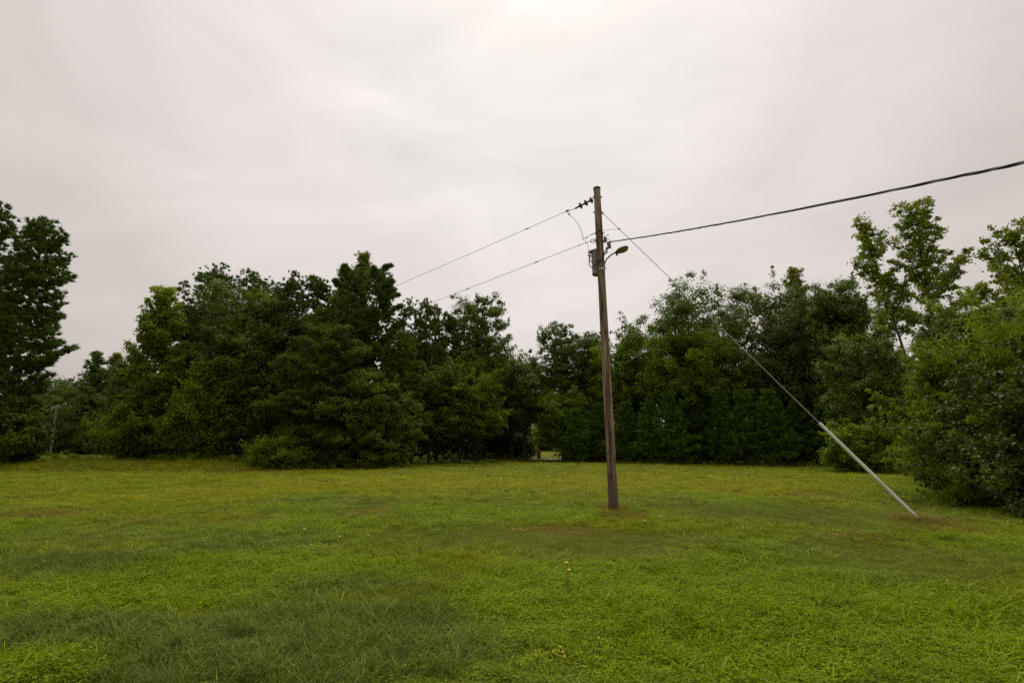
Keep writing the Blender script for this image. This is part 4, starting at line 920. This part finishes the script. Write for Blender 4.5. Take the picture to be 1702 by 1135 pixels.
g = Geo(); g.lathe(gt_-gb, dd, [(0, .030), (0, .037), (Lg*.5, .038), (Lg*.5, .0405), (Lg*.5+.06, .0405), (Lg*.5+.06, .038), (Lg-.06, .038), (Lg-.06, .030)], 20); g.build('guard', M['pvc'], gw, smooth=False)
g = Geo(); g.lathe(-dd*.12, dd, [(0, .012), (.3, .012), (.3, .001)], 8); g.tube([(0.05, 0, .02), (.16, .02, -.02)], .012, 6); g.build('anchor_rod', M['iron'], gw)

# ------------------------------------------------------------------ yellow flowers
M['petal'] = rgb_mat('yellow_petals', (.85, .62, .01), .5, 0, .1, 60)
M['stem'] = rgb_mat('flower_stem', (.06, .11, .02), .6)
def flower(px, py, gpy, label, r_=.018, group=None):
    x, y, z = ground(px, gpy); H_ = float(at(px, py, y).z)-z
    e_ = empty('flower', (x, y, z), label, 'flower', group)
    g = Geo(); g.tube(bez(np.array([0, 0, 0.]), np.array([.01, 0, H_*.6]), np.array([0, 0, H_]), 6), .0035, 5); g.build('stem', M['stem'], e_)
    g = Geo(); g.lathe([0, 0, H_-.012], (0, 0, 1), [(0, .003), (.004, .009), (.012, r_), (.017, r_*.95), (.016, r_*.5), (.018, .001)], 12); g.build('flower_head', M['petal'], e_)
    return e_
flower(942.5, 934.5, 990, 'tall yellow flower, upper of the two standing in the lawn before the pole', .022)
flower(946, 946.5, 992, 'slightly lower yellow flower close beside the tall one', .022)
flower(505, 879, 893, 'yellow flower head low in the grass before the spreading cedar', .03)
flower(564, 891, 903, 'small yellow flower between two others in the lawn, middle one', .025)
flower(612, 889, 901, 'small yellow flower nearest the reddish patch of grass', .025)
flower(1071.5, 864.5, 877, 'single yellow flower just right of the utility pole foot', .028)
flower(740, 828, 836, 'tiny yellow flower far out in the olive part of the lawn', .035)
rf = np.random.default_rng(3)
for i in range(16):
    flower(943+rf.normal()*26, 1085+rf.normal()*10, 1093+rf.normal()*8, 'tiny yellow bloom in the low cluster of blooms in the nearest clover', .008, 'tiny yellow blooms clustered in the nearest clover')

# ------------------------------------------------------------------ glimpses beyond the gap
br = empty('brick_pillar', (float(at(895.5, 752, 74).x), 74, float(terrain(float(at(895.5, 752, 74).x), 74))), 'small reddish brick pillar beside the drive, seen in the gap', 'pillar')
g = Geo(); g.box([0, 0, .45], .55, .55, 1.0); g.build('shaft', rough_mat('pillar_brick', (.20, .09, .07), (.40, .22, .18), (6, 6, 12)), br)
g = Geo(); g.box([0, 0, .98], .66, .66, .08); g.box([0, 0, 1.04], .5, .5, .06); g.build('cap', rgb_mat('pillar_cap', (.34, .28, .25), .8), br)
hx = float(at(958, 745, 98).x); hz = float(terrain(hx, 98))
hs_ = empty('house', (hx, 98, hz), 'pale house mostly hidden behind leaves right of the gap', 'house')
g = Geo(); g.box([1.5, 0, 1.55], 9, 6, 2.3); g.build('wall', rgb_mat('pale_siding', (.50, .49, .48), .8), hs_)
g = Geo(); g.box([1.5, 0, .2], 9.1, 6.1, .6); g.build('foundation', rough_mat('foundation_brick', (.28, .12, .08), (.45, .22, .15), (6, 6, 12)), hs_)
g = Geo(); g.add([[-3.3, -3.4, 2.65], [6.3, -3.4, 2.65], [6.3, 3.4, 2.65], [-3.3, 3.4, 2.65], [-3.3, 0, 4.3], [6.3, 0, 4.3]], [(0, 1, 5, 4), (3, 4, 5, 2), (0, 3, 2, 1)], [(0, 4, 3), (1, 2, 5)]); g.build('roof', rgb_mat('dark_shingle', (.10, .09, .085), .9), hs_)
for wx in (-1.6, 1.2):
    g = Geo(); 
    for a_, c_, w__, h__ in ((-.45, 0, .08, 1.2), (.45, 0, .08, 1.2), (0, .56, .98, .08), (0, -.56, .98, .08)): g.box([wx+a_, -3.03, 1.7+c_], w__, .06, h__)
    wo = g.build('window', rgb_mat('window_trim', (.7, .7, .68), .6), hs_)
    g = Geo(); g.box([wx, -3.01, 1.7], .86, .03, 1.1); g.build('pane', rgb_mat('window_glass', (.03, .035, .04), .1), wo)
g = Geo(); g.box([4.0, -3.02, 1.45], .95, .06, 2.05); dr = g.build('door', rgb_mat('door_paint', (.12, .06, .05), .5), hs_)
g = Geo(); g.lathe([3.65, -3.05, 1.4], (0, -1, 0), [(0, .02), (.04, .035), (.07, .001)], 8); g.build('handle', M['steel'], dr)
